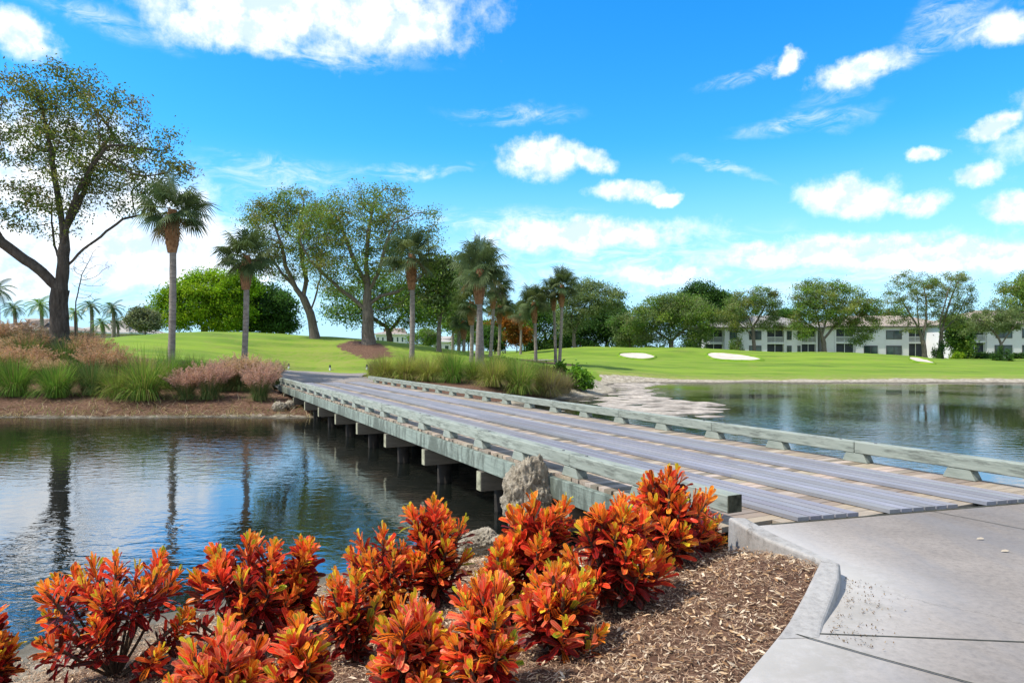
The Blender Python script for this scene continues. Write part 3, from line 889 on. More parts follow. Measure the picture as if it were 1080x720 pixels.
# ------------------------------------------------------------------ rocks
def rock(name, c, size, seed, label, stretch=(1, 1, 1)):
    bm = bmesh.new()
    bmesh.ops.create_icosphere(bm, subdivisions=6, radius=1.0)
    r = np.random.default_rng(seed)
    dirs = r.normal(size=(26, 3)); ph = r.uniform(0, 6.28, 26); fr = r.uniform(1.2, 9.0, 26)
    V = np.array([v.co for v in bm.verts]); D = V.copy()
    h = np.zeros(len(V))
    for d, p, f in zip(dirs, ph, fr):
        d = d / np.linalg.norm(d)
        h += np.abs(np.sin((D @ d) * f + p)) * .42 / f ** .8
    cut = r.normal(size=(7, 3))
    rad = .72 + h * .55
    rad = rad / rad.mean()
    for d in cut:
        d = d / np.linalg.norm(d); t = D @ d
        rad = np.where(t > .55, np.minimum(rad, .62 / np.maximum(t, .55) * 1.0 + .12 * h), rad)
    fine = np.zeros(len(V))
    for k in range(60):
        d = r.normal(size=3); d /= np.linalg.norm(d); f = r.uniform(9, 42)
        fine += np.abs(np.sin((D @ d) * f + r.uniform(0, 6.28) + 2.0 * np.sin((D @ r.normal(size=3)) * 4))) / f
    fine -= fine.mean()
    rad = rad * (1 + .34 * fine)
    V = D * rad[:, None] * np.array(stretch) * size
    for v, p in zip(bm.verts, V): v.co = p
    for f in bm.faces: f.smooth = True
    me = bpy.data.meshes.new(name); bm.to_mesh(me); bm.free(); me.materials.append(M['rock'])
    return tag(obj(name, me, None, c), label, 'rock')
rock('boulder', (0.20, 8.95, -.34), .46, 4, 'tall pitted limestone boulder leaning against the side beam of the bridge', (.68, .55, 1.22))
rock('boulder', (-.36, 8.5, -.82), .30, 9, 'low pale boulder at the water edge behind the red shrubs', (.95, .8, .7))
p = PY(295, 428, 27.2); rock('boulder', (p[0], p[1], gz(p[0], p[1]) + .12), .30, 12, 'small grey boulder on the far shore near the bridge end, the larger of two', (1, .8, .7))
p = PY(305.5, 419, 27.6); rock('boulder', (p[0], p[1], gz(p[0], p[1]) + .10), .26, 15, 'small pale boulder tucked under the far end of the bridge', (.8, .8, .8))
# ------------------------------------------------------------------ plant materials
def m_leaf(name, trans=0.35, gloss=0.06, rough=0.45):
    """leaf colour comes per leaf from the 'tint' colour attribute (age and species), shaded by real light only"""
    m, nt = new_mat(name)
    a = nd(nt, 'ShaderNodeAttribute', {'attribute_name': 'tint'})
    d = nd(nt, 'ShaderNodeBsdfDiffuse', None, Color=(a, 'Color'))
    tcol = mixc(nt, 1.0, (a, 'Color'), (1.25, 1.2, 0.7), 'MULTIPLY')
    t = nd(nt, 'ShaderNodeBsdfTranslucent', None, Color=MX(tcol))
    mx = nd(nt, 'ShaderNodeMixShader', None, i0=trans, i1=d, i2=t)
    g = nd(nt, 'ShaderNodeBsdfGlossy', None, Roughness=rough)
    g.inputs['Color'].default_value = (1, 1, 1, 1)
    fr = nd(nt, 'ShaderNodeFresnel', None, IOR=1.4)
    mx2 = nd(nt, 'ShaderNodeMixShader', None, i0=math_(nt, 'MULTIPLY', fr, gloss * 5), i1=mx, i2=g)
    finish(nt, mx2)
    return m

def m_bark(name, c0, c1, sc=(7, 7, 1.6), bump=.04):
    m, nt = new_mat(name)
    P = pos(nt, sc)
    n = noise(nt, P, 1.0, 7, 0.7, .5)
    n2 = noise(nt, pos(nt), .7, 3, .5)
    c = ramp(nt, (n, 'Fac'), [(0.30, c0), (0.70, c1)])
    c = mixc(nt, math_(nt, 'MULTIPLY', sstep(nt, (n2, 'Fac'), .4, .7), .5), (c, 0), tuple(x * .6 for x in c1))
    bp = nd(nt, 'ShaderNodeBump', None, Strength=.9, Distance=bump, Height=(n, 'Fac'))
    b = nd(nt, 'ShaderNodeBsdfPrincipled', None, Base_Color=MX(c), Roughness=.95, Normal=bp)
    b.inputs['Specular IOR Level'].default_value = .1
    finish(nt, b)
    return m

def m_croton():
    m, nt = new_mat('croton_leaf')
    a = nd(nt, 'ShaderNodeAttribute', {'attribute_name': 'tint'})
    v = nd(nt, 'ShaderNodeAttribute', {'attribute_name': 'vein'})
    uv = nd(nt, 'ShaderNodeUVMap', {'uv_map': 'UVMap'})
    s = nd(nt, 'ShaderNodeSeparateXYZ', None, Vector=uv)
    au = math_(nt, 'ABSOLUTE', math_(nt, 'SUBTRACT', (s, 'X'), .5))
    wob_ = noise(nt, pos(nt), 38, 4, .6)
    wv = math_(nt, 'MULTIPLY', math_(nt, 'SUBTRACT', (wob_, 'Fac'), .5), .34)
    mid = sstep(nt, math_(nt, 'ADD', au, math_(nt, 'MULTIPLY', wv, .3)), .10, .03)
    edge = sstep(nt, math_(nt, 'ADD', au, wv), .29, .40)
    lat = math_(nt, 'SINE', math_(nt, 'MULTIPLY', math_(nt, 'SUBTRACT', (s, 'Y'), math_(nt, 'MULTIPLY', au, .55)), 46.0))
    latm = math_(nt, 'MULTIPLY', sstep(nt, math_(nt, 'ADD', lat, math_(nt, 'MULTIPLY', wv, 2.5)), .45, .95), .65)
    f = math_(nt, 'MAXIMUM', math_(nt, 'MAXIMUM', mid, edge), latm)
    blot = noise(nt, pos(nt), 17, 4, .6)
    f = math_(nt, 'MAXIMUM', f, math_(nt, 'MULTIPLY', sstep(nt, (blot, 'Fac'), .54, .66), .7))
    c = mixc(nt, f, (a, 'Color'), (v, 'Color'))
    d = nd(nt, 'ShaderNodeBsdfDiffuse', None, Color=MX(c))
    t = nd(nt, 'ShaderNodeBsdfTranslucent', None, Color=MX(c))
    mx = nd(nt, 'ShaderNodeMixShader', None, i0=.46, i1=d, i2=t)
    g = nd(nt, 'ShaderNodeBsdfGlossy', None, Roughness=.30)
    fr = nd(nt, 'ShaderNodeFresnel', None, IOR=1.42)
    mx2 = nd(nt, 'ShaderNodeMixShader', None, i0=math_(nt, 'MULTIPLY', fr, .32), i1=mx, i2=g)
    finish(nt, mx2)
    return m

M['leaf'] = m_leaf('tree_leaf', .40, .012)
M['frond'] = m_leaf('palm_frond', .28, .015, .45)
M['blade'] = m_leaf('grass_blade', .35, .0)
M['croton'] = m_croton()
M['bark'] = m_bark('grey_bark', (0.06, 0.048, 0.040), (0.27, 0.22, 0.18))
M['barkd'] = m_bark('dark_bark', (0.030, 0.024, 0.020), (0.15, 0.12, 0.095))
M['palmbark'] = m_bark('palm_bark', (0.13, 0.105, 0.085), (0.37, 0.315, 0.265), (2.5, 2.5, 9), .03)
M['boots'] = m_bark('palm_boots', (0.13, 0.060, 0.028), (0.42, 0.22, 0.11), (6, 6, 5), .05)
M['stem'] = m_bark('croton_stem', (0.05, 0.03, 0.02), (0.16, 0.11, 0.07), (20, 20, 8), .01)

# ------------------------------------------------------------------ trees
def unit(v):
    return v / (np.linalg.norm(v, axis=-1, keepdims=True) + 1e-9)

def grow(att, pts, par, D, di, dk, rng, iters=90, maxn=3600, jit=.18, up=.0):
    pts = [np.array(p, float) for p in pts]; par = list(par)
    A = np.array(att); best = np.full(len(A), 1e9); bi = np.zeros(len(A), int)
    def upd(start):
        nonlocal best, bi
        N = np.array(pts[start:])
        d = np.linalg.norm(A[:, None] - N[None], axis=2)
        j = d.argmin(1); dm = d[np.arange(len(A)), j]
        s = dm < best
        best = np.where(s, dm, best); bi = np.where(s, j + start, bi)
    upd(0)
    kids = {}
    for _ in range(iters):
        alive = best < di
        if not alive.any() or len(pts) > maxn: break
        st = len(pts)
        P = np.array(pts)
        dirs = unit(A - P[bi])
        for i in np.unique(bi[alive]):
            v = dirs[alive & (bi == i)].sum(0)
            if np.linalg.norm(v) < 1e-4: continue
            v = unit(v + rng.normal(size=3) * jit + np.array((0, 0, up)))
            if kids.get(i, 0) > 3: continue
            kids[i] = kids.get(i, 0) + 1
            pts.append(P[i] + v * D); par.append(i)
        if len(pts) == st: break
        upd(st)
        keep = best > dk
        A = A[keep]; best = best[keep]; bi = bi[keep]
        if not len(A): break
    return np.array(pts), np.array(par)

def radii(pts, par, tip, power, rmax=None):
    """pipe model: every twig carries the same share of its limb; also how many tips each node carries"""
    n = len(pts); tips = np.zeros(n)
    for i in range(n - 1, 0, -1):
        if tips[i] == 0: tips[i] = 1
        tips[par[i]] += tips[i]
    p = max(1.35, math.log(max(tips[0], 4)) / math.log(rmax / tip))
    return tip * tips ** (1 / p), tips

def tubes(pts, par, r, rmin=0.0, flare=None):
    """frusta along the skeleton, all as one surface list"""
    n = len(pts); VV = []; FF = []; base = 0
    idx = [i for i in range(1, n) if r[i] >= rmin]
    for sides, sel in ((12, [i for i in idx if r[i] > .16]), (7, [i for i in idx if .05 < r[i] <= .16]), (4, [i for i in idx if r[i] <= .05])):
        if not sel: continue
        sel = np.array(sel); p = par[sel]
        a, b = pts[p], pts[sel]; d = unit(b - a)
        ra = np.minimum(r[p], r[sel] * 1.22); rb = r[sel]
        ref = np.where(np.abs(d[:, 2:3]) > .85, np.array([[1., 0, 0]]), np.array([[0, 0, 1.]]))
        x = unit(np.cross(ref, d)); y = np.cross(d, x)
        t = np.arange(sides) / sides * 2 * np.pi
        ring = x[:, None] * np.cos(t)[None, :, None] + y[:, None] * np.sin(t)[None, :, None]
        wobble = 1 + .05 * np.sin(3 * t + 1.3)[None, :, None]
        A_ = a[:, None] - d[:, None] * ra[:, None, None] * .25 + ring * ra[:, None, None] * wobble
        B_ = b[:, None] + d[:, None] * rb[:, None, None] * .10 + ring * rb[:, None, None] * wobble
        V = np.concatenate([A_, B_], 1).reshape(-1, 3)
        k = np.arange(sides)
        f = np.stack([k, (k + 1) % sides, (k + 1) % sides + sides, k + sides], -1)
        F = (np.arange(len(sel)) * 2 * sides)[:, None, None] + f[None] + base
        VV.append(V); FF.append(F.reshape(-1, 4)); base += len(V)
    return np.concatenate(VV), [np.concatenate(FF)]

def leaf_quads(P, size, rng, up=.35, aspect=.45, fold=.12):
    """one rhombic leaf per point"""
    n = len(P)
    d = unit(rng.normal(size=(n, 3)) + np.array((0, 0, .15)))
    nn = unit(rng.normal(size=(n, 3)) + np.array((0, 0, up * 3)))
    s = unit(np.cross(d, nn)); nn = np.cross(s, d)
    L_ = (size * rng.uniform(.7, 1.35, n))[:, None]; Wd = L_ * aspect
    V = np.stack([P - d * L_ * .5, P + s * Wd * .5 + nn * L_ * fold, P + d * L_ * .5, P - s * Wd * .5 + nn * L_ * fold], 1)
    return V.reshape(-1, 3), np.arange(n * 4).reshape(n, 4)

def tints(n, cols, rng, group=None, var=.25):
    """per-leaf colours, drawn around a few foliage colours; leaves of one twig share a colour"""
    cols = np.array(cols, float)
    if group is None:
        c = cols[rng.integers(0, len(cols), n)]
    else:
        pick = rng.integers(0, len(cols), group.max() + 1)
        g = rng.uniform(.8, 1.2, group.max() + 1)
        c = cols[pick[group]] * g[group][:, None]
        other = rng.random(n) < .25
        c[other] = cols[rng.integers(0, len(cols), other.sum())]
    return c * rng.uniform(1 - var, 1 + var, (n, 1)) * rng.uniform(.93, 1.07, (n, 3))

OAK = [(0.146, 0.24, 0.043), (0.2, 0.286, 0.054), (0.108, 0.176, 0.037), (0.254, 0.277, 0.071), (0.185, 0.176, 0.06)]
OAKB = [(0.147, 0.206, 0.041), (0.104, 0.147, 0.036), (0.202, 0.215, 0.057), (0.185, 0.151, 0.055), (0.086, 0.131, 0.032)]
FRESH = [(0.162, 0.295, 0.016), (0.228, 0.388, 0.018), (0.104, 0.202, 0.016), (0.304, 0.434, 0.026)]
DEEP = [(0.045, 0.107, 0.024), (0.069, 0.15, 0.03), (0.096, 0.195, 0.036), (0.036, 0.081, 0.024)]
GREYG = [(0.164, 0.227, 0.086), (0.209, 0.269, 0.106), (0.123, 0.175, 0.072), (0.247, 0.284, 0.125)]
MIDG = [(0.144, 0.254, 0.04), (0.194, 0.312, 0.051), (0.101, 0.186, 0.037), (0.245, 0.329, 0.064)]
RUST = [(.34, .105, .020), (.25, .085, .018), (.16, .10, .025), (.40, .16, .03)]
SILV = [(.17, .20, .12), (.22, .24, .15), (.12, .145, .08)]

LEAFCOUNT = []
def tree(name, label, Y, trunks, crowns, seed, cols, natt=300, leaf=.22, per=30, spread=.5, trunk_r=.3, cat='tree', group=None,
         bark='bark', depth=.8, hang=0.0, power=2.25, dens=1.0, D=None, tipr=.014, leafthr=.05, aspect=.45, base_z=None, bare=None, jit=.18):
    """trunks: polylines in photo pixels (first starts at the base), crowns: (px,py,rx,ry[,weight]) ellipsoids in photo pixels at distance Y"""
    rng = np.random.default_rng(seed); s = Y / FPX
    pts = []; par = []
    sc_ = 0.0
    b = PY(trunks[0][0][0], trunks[0][0][1], Y)
    bz = gz(b[0], b[1]) - .1 if base_z is None else base_z
    base = np.array((b[0], b[1], bz))
    D = D or max(.28, .0066 * Y)
    for k, tl in enumerate(trunks):
        ydir = (0 if k == 0 else rng.uniform(-.35, .35))
        prev = None
        for m_, (px, py) in enumerate(tl):
            p = PY(px, py, Y)
            if k == 0 and m_ == 0:
                p = base.copy(); pts.append(p); par.append(-1); prev = 0; continue
            if m_ == 0:
                d = np.linalg.norm(np.array(pts) - p, axis=1); prev = int(d.argmin()); continue
            a = pts[prev]
            p[1] = a[1] + ydir * np.linalg.norm((p - a)[[0, 2]])
            nseg = max(1, int(np.linalg.norm(p - a) / D + .5))
            q0 = a.copy()
            for t in range(1, nseg + 1):
                off = rng.normal(size=3) * D * .05 * (t < nseg)
                pts.append(q0 + (p - q0) * t / nseg + off); par.append(prev); prev = len(pts) - 1
    att = []
    W_ = np.array([c[2] * c[3] * (c[4] if len(c) > 4 else 1) for c in crowns], float)
    cnt = (natt * W_ / W_.sum()).astype(int) + 4
    for c, n in zip(crowns, cnt):
        u = unit(rng.normal(size=(n, 3))) * (rng.random(n) ** .42)[:, None]
        ce = PY(c[0], c[1], Y)
        rx, rz = c[2] * s, c[3] * s
        att.append(ce + u * np.array((rx, min(rx, rz * 1.3) * depth, rz)))
    att = np.concatenate(att)
    att = att[att[:, 2] > bz + .4]
    size = np.ptp(att[:, 2]) + 1
    P, Q = grow(att, pts, par, D, size * 2.0, D * 1.25, rng, up=0.03, jit=jit)
    r, nk = radii(P, Q, tipr, power, trunk_r)
    flare = np.exp(-(P[:, 2] - bz) / (trunk_r * 2.2)); r = r * (1 + .45 * flare * (r > trunk_r * .5))
    root = empty(name, tuple(base), 0, label, cat, group)
    V, F = tubes(P - base, Q, r, .0)
    obj('trunk', np_mesh('trunk', V, F, M[bark], smooth=True), root)
    lv = np.where(nk <= 3)[0]
    lv = lv[P[lv, 2] > att[:, 2].min() - .3]
    w = np.ones(len(lv))
    n = max(1, int(natt * per * dens * 1.75))
    LEAFCOUNT.append((label[:30], n, len(lv)))
    pick = rng.integers(0, len(lv), n)
    # clumps: each twig gets its own leaf count so the crown has holes and dense tufts
    wgt = rng.gamma(1.7, 1.0, len(lv)); wgt /= wgt.sum()
    pick = rng.choice(len(lv), n, p=wgt)
    off = rng.normal(size=(n, 3)) * spread * np.array((1, 1, .62))
    LP = P[lv][pick] + off
    if hang: LP[:, 2] -= np.abs(rng.normal(size=n)) * hang
    V, F = leaf_quads(LP - base, leaf, rng, aspect=aspect)
    t = tints(n, cols, rng, pick)
    obj('crown', np_mesh('crown', V, [F], M['leaf'], cols={'tint': np.repeat(t, 4, 0)}), root)
    return root

# --- the big sparse oak at the left edge
tree('oak_tree', 'very tall half-bare oak with a dark forked trunk, cut by the left edge', 36,
     [[(63, 372), (62, 340), (62, 312), (66, 285), (68, 255), (64, 225), (58, 190), (52, 150)],
      [(62, 305), (48, 287), (30, 272), (14, 258), (3, 240), (-3, 210), (-6, 175), (-14, 130)],
      [(65, 282), (52, 258), (44, 232), (40, 205)],
      [(67, 262), (78, 232), (92, 208), (112, 185), (134, 165)],
      [(72, 285), (84, 262), (100, 248), (120, 228), (140, 222)],
      [(68, 245), (80, 200), (84, 160), (98, 130)]],
     [(20, 128, 68, 58), (100, 150, 66, 62), (-60, 150, 70, 90), (155, 185, 46, 34), (60, 205, 62, 46, .5), (130, 205, 40, 28, .6), (60, 95, 55, 28), (170, 160, 28, 22, .8)],
     11, OAKB, natt=820, leaf=.165, per=25, spread=.34, trunk_r=.42, bark='barkd', D=.34, tipr=.014, leafthr=.034, power=2.3)
# bare twiggy sapling right of its trunk
tree('bare_sapling', 'thin leafless sapling beside the trunk of the left oak', 35.5, [[(78, 352), (80, 318), (86, 290)]],
     [(95, 285, 24, 34)], 13, OAKB, natt=120, leaf=.08, per=.2, spread=.1, trunk_r=.035, bark='barkd', D=.22, tipr=.006, leafthr=.001, cat='sapling')

# --- the mid distance oaks
tree('oak_tree', 'broad spreading oak with a thick forked trunk on the mulch mound beyond the bridge', 58,
     [[(389, 368), (388, 352), (388, 335), (387, 318), (388, 300), (386, 278), (388, 250), (392, 225)],
      [(388, 330), (376, 318), (358, 304), (345, 292), (328, 275), (318, 255)],
      [(388, 322), (402, 312), (420, 308), (436, 300), (452, 285)],
      [(389, 312), (400, 290), (410, 262), (420, 240)],
      [(387, 300), (376, 280), (366, 255), (358, 232)],
      [(391, 330), (405, 325), (425, 318), (432, 310)]],
     [(385, 228, 52, 34), (340, 245, 36, 34), (420, 262, 38, 36), (445, 290, 26, 32), (375, 272, 60, 34), (398, 208, 34, 18), (455, 240, 18, 26, .7), (350, 292, 30, 24, .7)],
     21, OAK, natt=820, leaf=.185, per=22, spread=.44, trunk_r=.46, D=.46, tipr=.020, leafthr=.055, bark='bark')
tree('oak_tree', 'leaning slender oak with upright limbs on the lawn crest left of the broad oak', 61,
     [[(332, 360), (330, 345), (327, 330), (320, 314), (308, 300), (297, 288), (285, 270)],
      [(328, 332), (334, 312), (340, 295), (342, 270)],
      [(322, 316), (322, 295), (316, 272), (312, 250)],
      [(310, 302), (303, 282), (300, 258)]],
     [(285, 248, 28, 40), (310, 225, 34, 28), (335, 245, 26, 34), (300, 275, 36, 24, .6), (275, 225, 18, 20, .8)],
     23, OAK, natt=520, leaf=.185, per=24, spread=.44, trunk_r=.36, D=.46, tipr=.018, leafthr=.05)
tree('oak_tree', 'dark rounded oak with a low crown just behind the broad spreading oak', 84, [[(412, 366), (410, 350), (405, 335)], [(410, 350), (425, 332)], [(408, 345), (385, 330)]],
     [(368, 322, 32, 24), (425, 322, 44, 28), (400, 308, 40, 24), (455, 335, 20, 20, .8)], 25, [*MIDG, *DEEP[:2]], natt=420, leaf=.30, per=26, spread=.7, trunk_r=.35, bark='barkd')
tree('banyan_tree', 'dense bright lime-green rounded tree behind the left lawn mound', 96, [[(215, 352), (216, 340), (215, 330)], [(216, 345), (235, 330)], [(215, 345), (195, 332)]],
     [(212, 316, 40, 26), (188, 326, 26, 24), (247, 308, 24, 22), (238, 332, 34, 20), (166, 334, 14, 16), (222, 297, 26, 13), (196, 306, 14, 12), (170, 322, 10, 10), (256, 296, 14, 10)], 27, FRESH, natt=620, leaf=.36, per=38, spread=.66, trunk_r=.45, bark='barkd')
tree('banyan_tree', 'dense dark green tree merging with the right side of the lime-green one', 101, [[(286, 357), (285, 345), (282, 335)], [(285, 345), (300, 335)]],
     [(282, 326, 32, 26), (262, 330, 26, 24), (300, 338, 16, 16)], 29, DEEP, natt=320, leaf=.44, per=44, spread=.7, trunk_r=.4, bark='barkd')
tree('silver_shrub', 'pale silvery bush left of the lime-green tree', 85, [[(153, 354), (153, 346), (152, 340)]], [(152, 338, 17, 14)], 31, SILV, natt=120, leaf=.3, per=34, spread=.45, trunk_r=.12, cat='bush')
# slender trees among the palms
tree('young_oak', 'thin two-stemmed tree with drooping light foliage between the palms', 58, [[(463, 382), (463, 350), (462, 320), (460, 300)], [(463, 345), (468, 315), (470, 295)]],
     [(462, 300, 17, 34), (470, 280, 14, 18), (456, 320, 14, 16)], 33, [*GREYG, *MIDG], natt=230, leaf=.26, per=22, spread=.42, trunk_r=.2, hang=.2)
tree('young_oak', 'slim leafy tree hidden among the palm cluster', 70, [[(484, 383), (484, 350), (484, 330)]], [(484, 310, 18, 32), (478, 330, 14, 18)], 35, [*MIDG, *GREYG], natt=200, leaf=.3, per=24, spread=.5, trunk_r=.17, hang=.2)
tree('maple_tree', 'small tree with rust-orange leaves behind the palm cluster', 98, [[(545, 372), (545, 362), (545, 355)]], [(548, 352, 13, 10), (540, 345, 10, 10)], 37, RUST, natt=110, leaf=.36, per=30, spread=.5, trunk_r=.16)
tree('maple_tree', 'taller tree with scattered orange leaves above the rust-orange one', 112, [[(533, 374), (532, 358), (530, 345)]], [(528, 335, 14, 18), (522, 350, 12, 10)], 39, [*MIDG, RUST[0], RUST[2]], natt=140, leaf=.42, per=28, spread=.6, trunk_r=.18)
tree('dark_tree', 'low dark tree left of the rust-orange one', 100, [[(522, 374), (522, 366), (522, 360)]], [(520, 358, 15, 12)], 41, DEEP, natt=110, leaf=.36, per=36, spread=.5, trunk_r=.16, bark='barkd')

# --- the tree line behind the fairway
tl = [
 ('airy_tree', 'tall airy grey-green tree with a pale two-stemmed trunk in the tree line', 104, [[(606, 368), (605, 352), (603, 335), (606, 318)], [(605, 352), (612, 335), (620, 318)]], [(615, 318, 26, 20), (640, 315, 20, 16), (600, 322, 16, 20), (625, 303, 24, 10, .7), (600, 340, 14, 14, .6)], GREYG, 330, .38, 22, .6, .26),
 ('dark_tree', 'dark dense tree behind the pale two-stemmed one', 126, [[(640, 372), (640, 355)]], [(640, 342, 28, 24), (620, 350, 26, 18), (664, 352, 18, 18)], DEEP, 260, .55, 40, .9, .3),
 ('dark_tree', 'dark green tree behind the pair of tall palms', 122, [[(575, 372), (575, 355)]], [(572, 338, 22, 26), (590, 350, 20, 20), (552, 345, 18, 20)], [*DEEP, *MIDG[:2]], 250, .52, 38, .85, .28),
 ('oak_tree', 'wide rounded olive-green oak right of the first bunker, foliage down to the grass', 108, [[(708, 374), (708, 360), (706, 348)], [(708, 360), (722, 346)], [(707, 360), (692, 348)]], [(705, 330, 34, 20), (680, 342, 22, 20), (730, 335, 26, 22), (715, 318, 26, 12), (692, 352, 30, 12), (735, 352, 18, 14)], [*GREYG, *MIDG], 460, .40, 34, .7, .36),
 ('oak_tree', 'smaller olive oak with a pale trunk left of the wide rounded one', 112, [[(664, 374), (664, 360)]], [(662, 345, 16, 18), (672, 352, 12, 12)], [*GREYG, *DEEP[1:3]], 150, .42, 32, .65, .2),
 ('pine_tree', 'dark spiky-topped tree behind the wide rounded oak', 124, [[(738, 374), (738, 330), (738, 305)]], [(738, 312, 20, 13), (725, 325, 20, 16), (755, 322, 16, 16)], DEEP, 260, .5, 36, .8, .3),
 ('pine_tree', 'dark tree rising behind the left end of the white condominium', 135, [[(765, 376), (765, 340), (764, 318)]], [(763, 322, 14, 13), (775, 330, 10, 12)], DEEP, 150, .55, 34, .8, .28),
 ('oak_tree', 'open-crowned oak in front of the left condominium with its trunk between two windows', 106, [[(796, 378), (795, 360), (794, 346), (790, 335), (780, 326)], [(795, 358), (788, 348), (778, 340)], [(794, 346), (802, 332), (808, 322)]], [(785, 325, 24, 16), (805, 320, 22, 15), (768, 336, 16, 12), (814, 338, 14, 13, .7), (795, 311, 16, 8), (780, 345, 14, 8, .5)], [*OAK, *GREYG], 330, .34, 20, .5, .27),
 ('oak_tree', 'large lush oak with a low wide crown hiding the middle of the condominiums', 104, [[(870, 378), (869, 362), (866, 350), (862, 335), (858, 320)], [(868, 358), (880, 345), (895, 335), (905, 325)], [(866, 350), (852, 340), (845, 330)], [(868, 355), (874, 335), (872, 315)]], [(862, 320, 28, 24), (890, 322, 30, 22), (912, 335, 20, 24, .8), (845, 338, 14, 22), (873, 303, 24, 10), (905, 355, 14, 12, .6), (850, 312, 18, 14)], [*MIDG, *OAK, *GREYG[:2]], 560, .34, 24, .5, .34),
 ('elm_tree', 'tall vase-shaped tree with many bare rising limbs before the right condominium, its stem leaning left', 100, [[(976, 380), (974, 362), (968, 345), (958, 328), (948, 312)], [(973, 360), (976, 340), (976, 318), (972, 300)], [(970, 350), (962, 325), (958, 305)]], [(955, 312, 22, 26), (970, 302, 20, 17), (942, 326, 14, 20), (978, 320, 16, 24, .8), (960, 340, 16, 14, .4)], [*OAK, *GREYG], 330, .30, 11, .36, .30),
 ('elm_tree', 'tall vase-shaped tree forking into upright limbs, right of the left-leaning one', 101, [[(993, 381), (992, 365), (993, 350), (998, 330), (1004, 312), (1010, 298)], [(992, 362), (988, 340), (990, 315), (992, 298)], [(993, 350), (1010, 335), (1020, 315)]], [(1000, 303, 24, 19), (1017, 314, 14, 26), (988, 312, 16, 24), (1008, 332, 18, 16, .6)], [*OAK, *GREYG], 350, .30, 11, .36, .30),
 ('oak_tree', 'small flat-topped grey-leaved tree with a crooked trunk at the right condominium', 98, [[(1056, 381), (1056, 368), (1054, 358), (1048, 350), (1040, 342)], [(1055, 362), (1062, 350), (1068, 340)]], [(1045, 339, 26, 14), (1065, 336, 18, 14), (1028, 346, 14, 10, .7), (1048, 326, 10, 11, .6)], GREYG, 250, .30, 19, .42, .2),
 ('oak_tree', 'leafy oak crown entering from the right edge above the condominium roof', 103, [[(1098, 384), (1098, 350), (1096, 325)], [(1098, 345), (1085, 325)]], [(1088, 308, 30, 22), (1075, 325, 18, 16), (1110, 310, 30, 26)], [*MIDG, *OAK], 330, .38, 28, .6, .32),
 ('dark_tree', 'dark tree tops between the condominium roofs', 165, [[(945, 378), (945, 350)]], [(945, 338, 22, 12), (920, 340, 16, 10)], DEEP, 130, .6, 30, .9, .3),
 ('dark_tree', 'leafy tree filling the gap between the two right condominiums', 116, [[(1011, 380), (1011, 355)]], [(1011, 350, 10, 18), (1014, 366, 8, 12), (1006, 338, 8, 8)], [*DEEP, *MIDG], 190, .55, 30, .8, .25),
 ('dark_tree', 'dark tree behind the left condominium, right of its roof ridge', 168, [[(838, 378), (838, 350)]], [(832, 334, 14, 10), (818, 338, 10, 6)], DEEP, 110, .6, 30, .9, .25),
 ('dark_tree', 'hazy green tree seen below the broad oak crown beside the distant white house', 140, [[(440, 372), (440, 362)]], [(438, 358, 9, 8), (452, 356, 10, 9)], [*MIDG, *SILV[:1]], 100, .5, 30, .7, .2),
 ('dark_tree', 'distant pale green tree in the gap between the thin two-stemmed tree and the palm cluster', 150, [[(494, 374), (494, 360)]], [(492, 352, 14, 14), (508, 350, 10, 16)], [*DEEP[1:], *MIDG], 130, .55, 32, .8, .25),
]
for i, (nm, lb, Y, tr, cr, cl, na_, lf, pr, sp, trr) in enumerate(tl):
    dark = nm in ('dark_tree', 'pine_tree')
    tree(nm, lb, Y, tr, cr, 50 + i, cl, natt=int(na_ * 1.8), leaf=lf * .72, per=pr / 1.15, spread=sp * .92, trunk_r=trr, bark='barkd' if dark else 'bark', leafthr=.05)

# ------------------------------------------------------------------ shrubs
def bush(name, label, px, py, Y, w, h, cols, seed, leaf=.2, n=2600, cat='bush', group=None, flat=.75):
    rng = np.random.default_rng(seed)
    b = PY(px, py, Y); z = gz(b[0], b[1]); base = np.array((b[0], b[1], z - .03))
    s = Y / FPX; rx = w * s / 2; rz = h * s
    k = max(5, int(n / 110)); cc = unit(rng.normal(size=(k, 3))); cc[:, 2] = np.abs(cc[:, 2])
    cc *= (rng.random(k) ** .35)[:, None]
    grp = rng.integers(0, k, n)
    P = cc[grp] * np.array((rx, rx * flat, rz * .86)) + rng.normal(size=(n, 3)) * np.array((rx, rx * flat, rz)) * .15
    P[:, 2] = np.abs(P[:, 2]) + .02
    root = empty(name, tuple(base), 0, label, cat, group)
    V, F = leaf_quads(P, leaf, rng)
    t = tints(n, cols, rng, grp)
    obj('foliage', np_mesh('foliage', V, [F], M['leaf'], cols={'tint': np.repeat(t, 4, 0)}), root)
    pts = [np.zeros(3)]; par = [-1]
    for c in cc[:14]:
        e = c * np.array((rx, rx * flat, rz * .8)); pr = 0
        for t_ in (.3, .65, 1.0):
            pts.append(e * t_ + np.array((0, 0, .1 * t_ * rz))); par.append(pr); pr = len(pts) - 1
    V, F = tubes(np.array(pts), np.array(par), np.full(len(pts), max(.012, rx * .02)))
    obj('stem', np_mesh('stem', V, F, M['stem'], smooth=True), root)
    return root

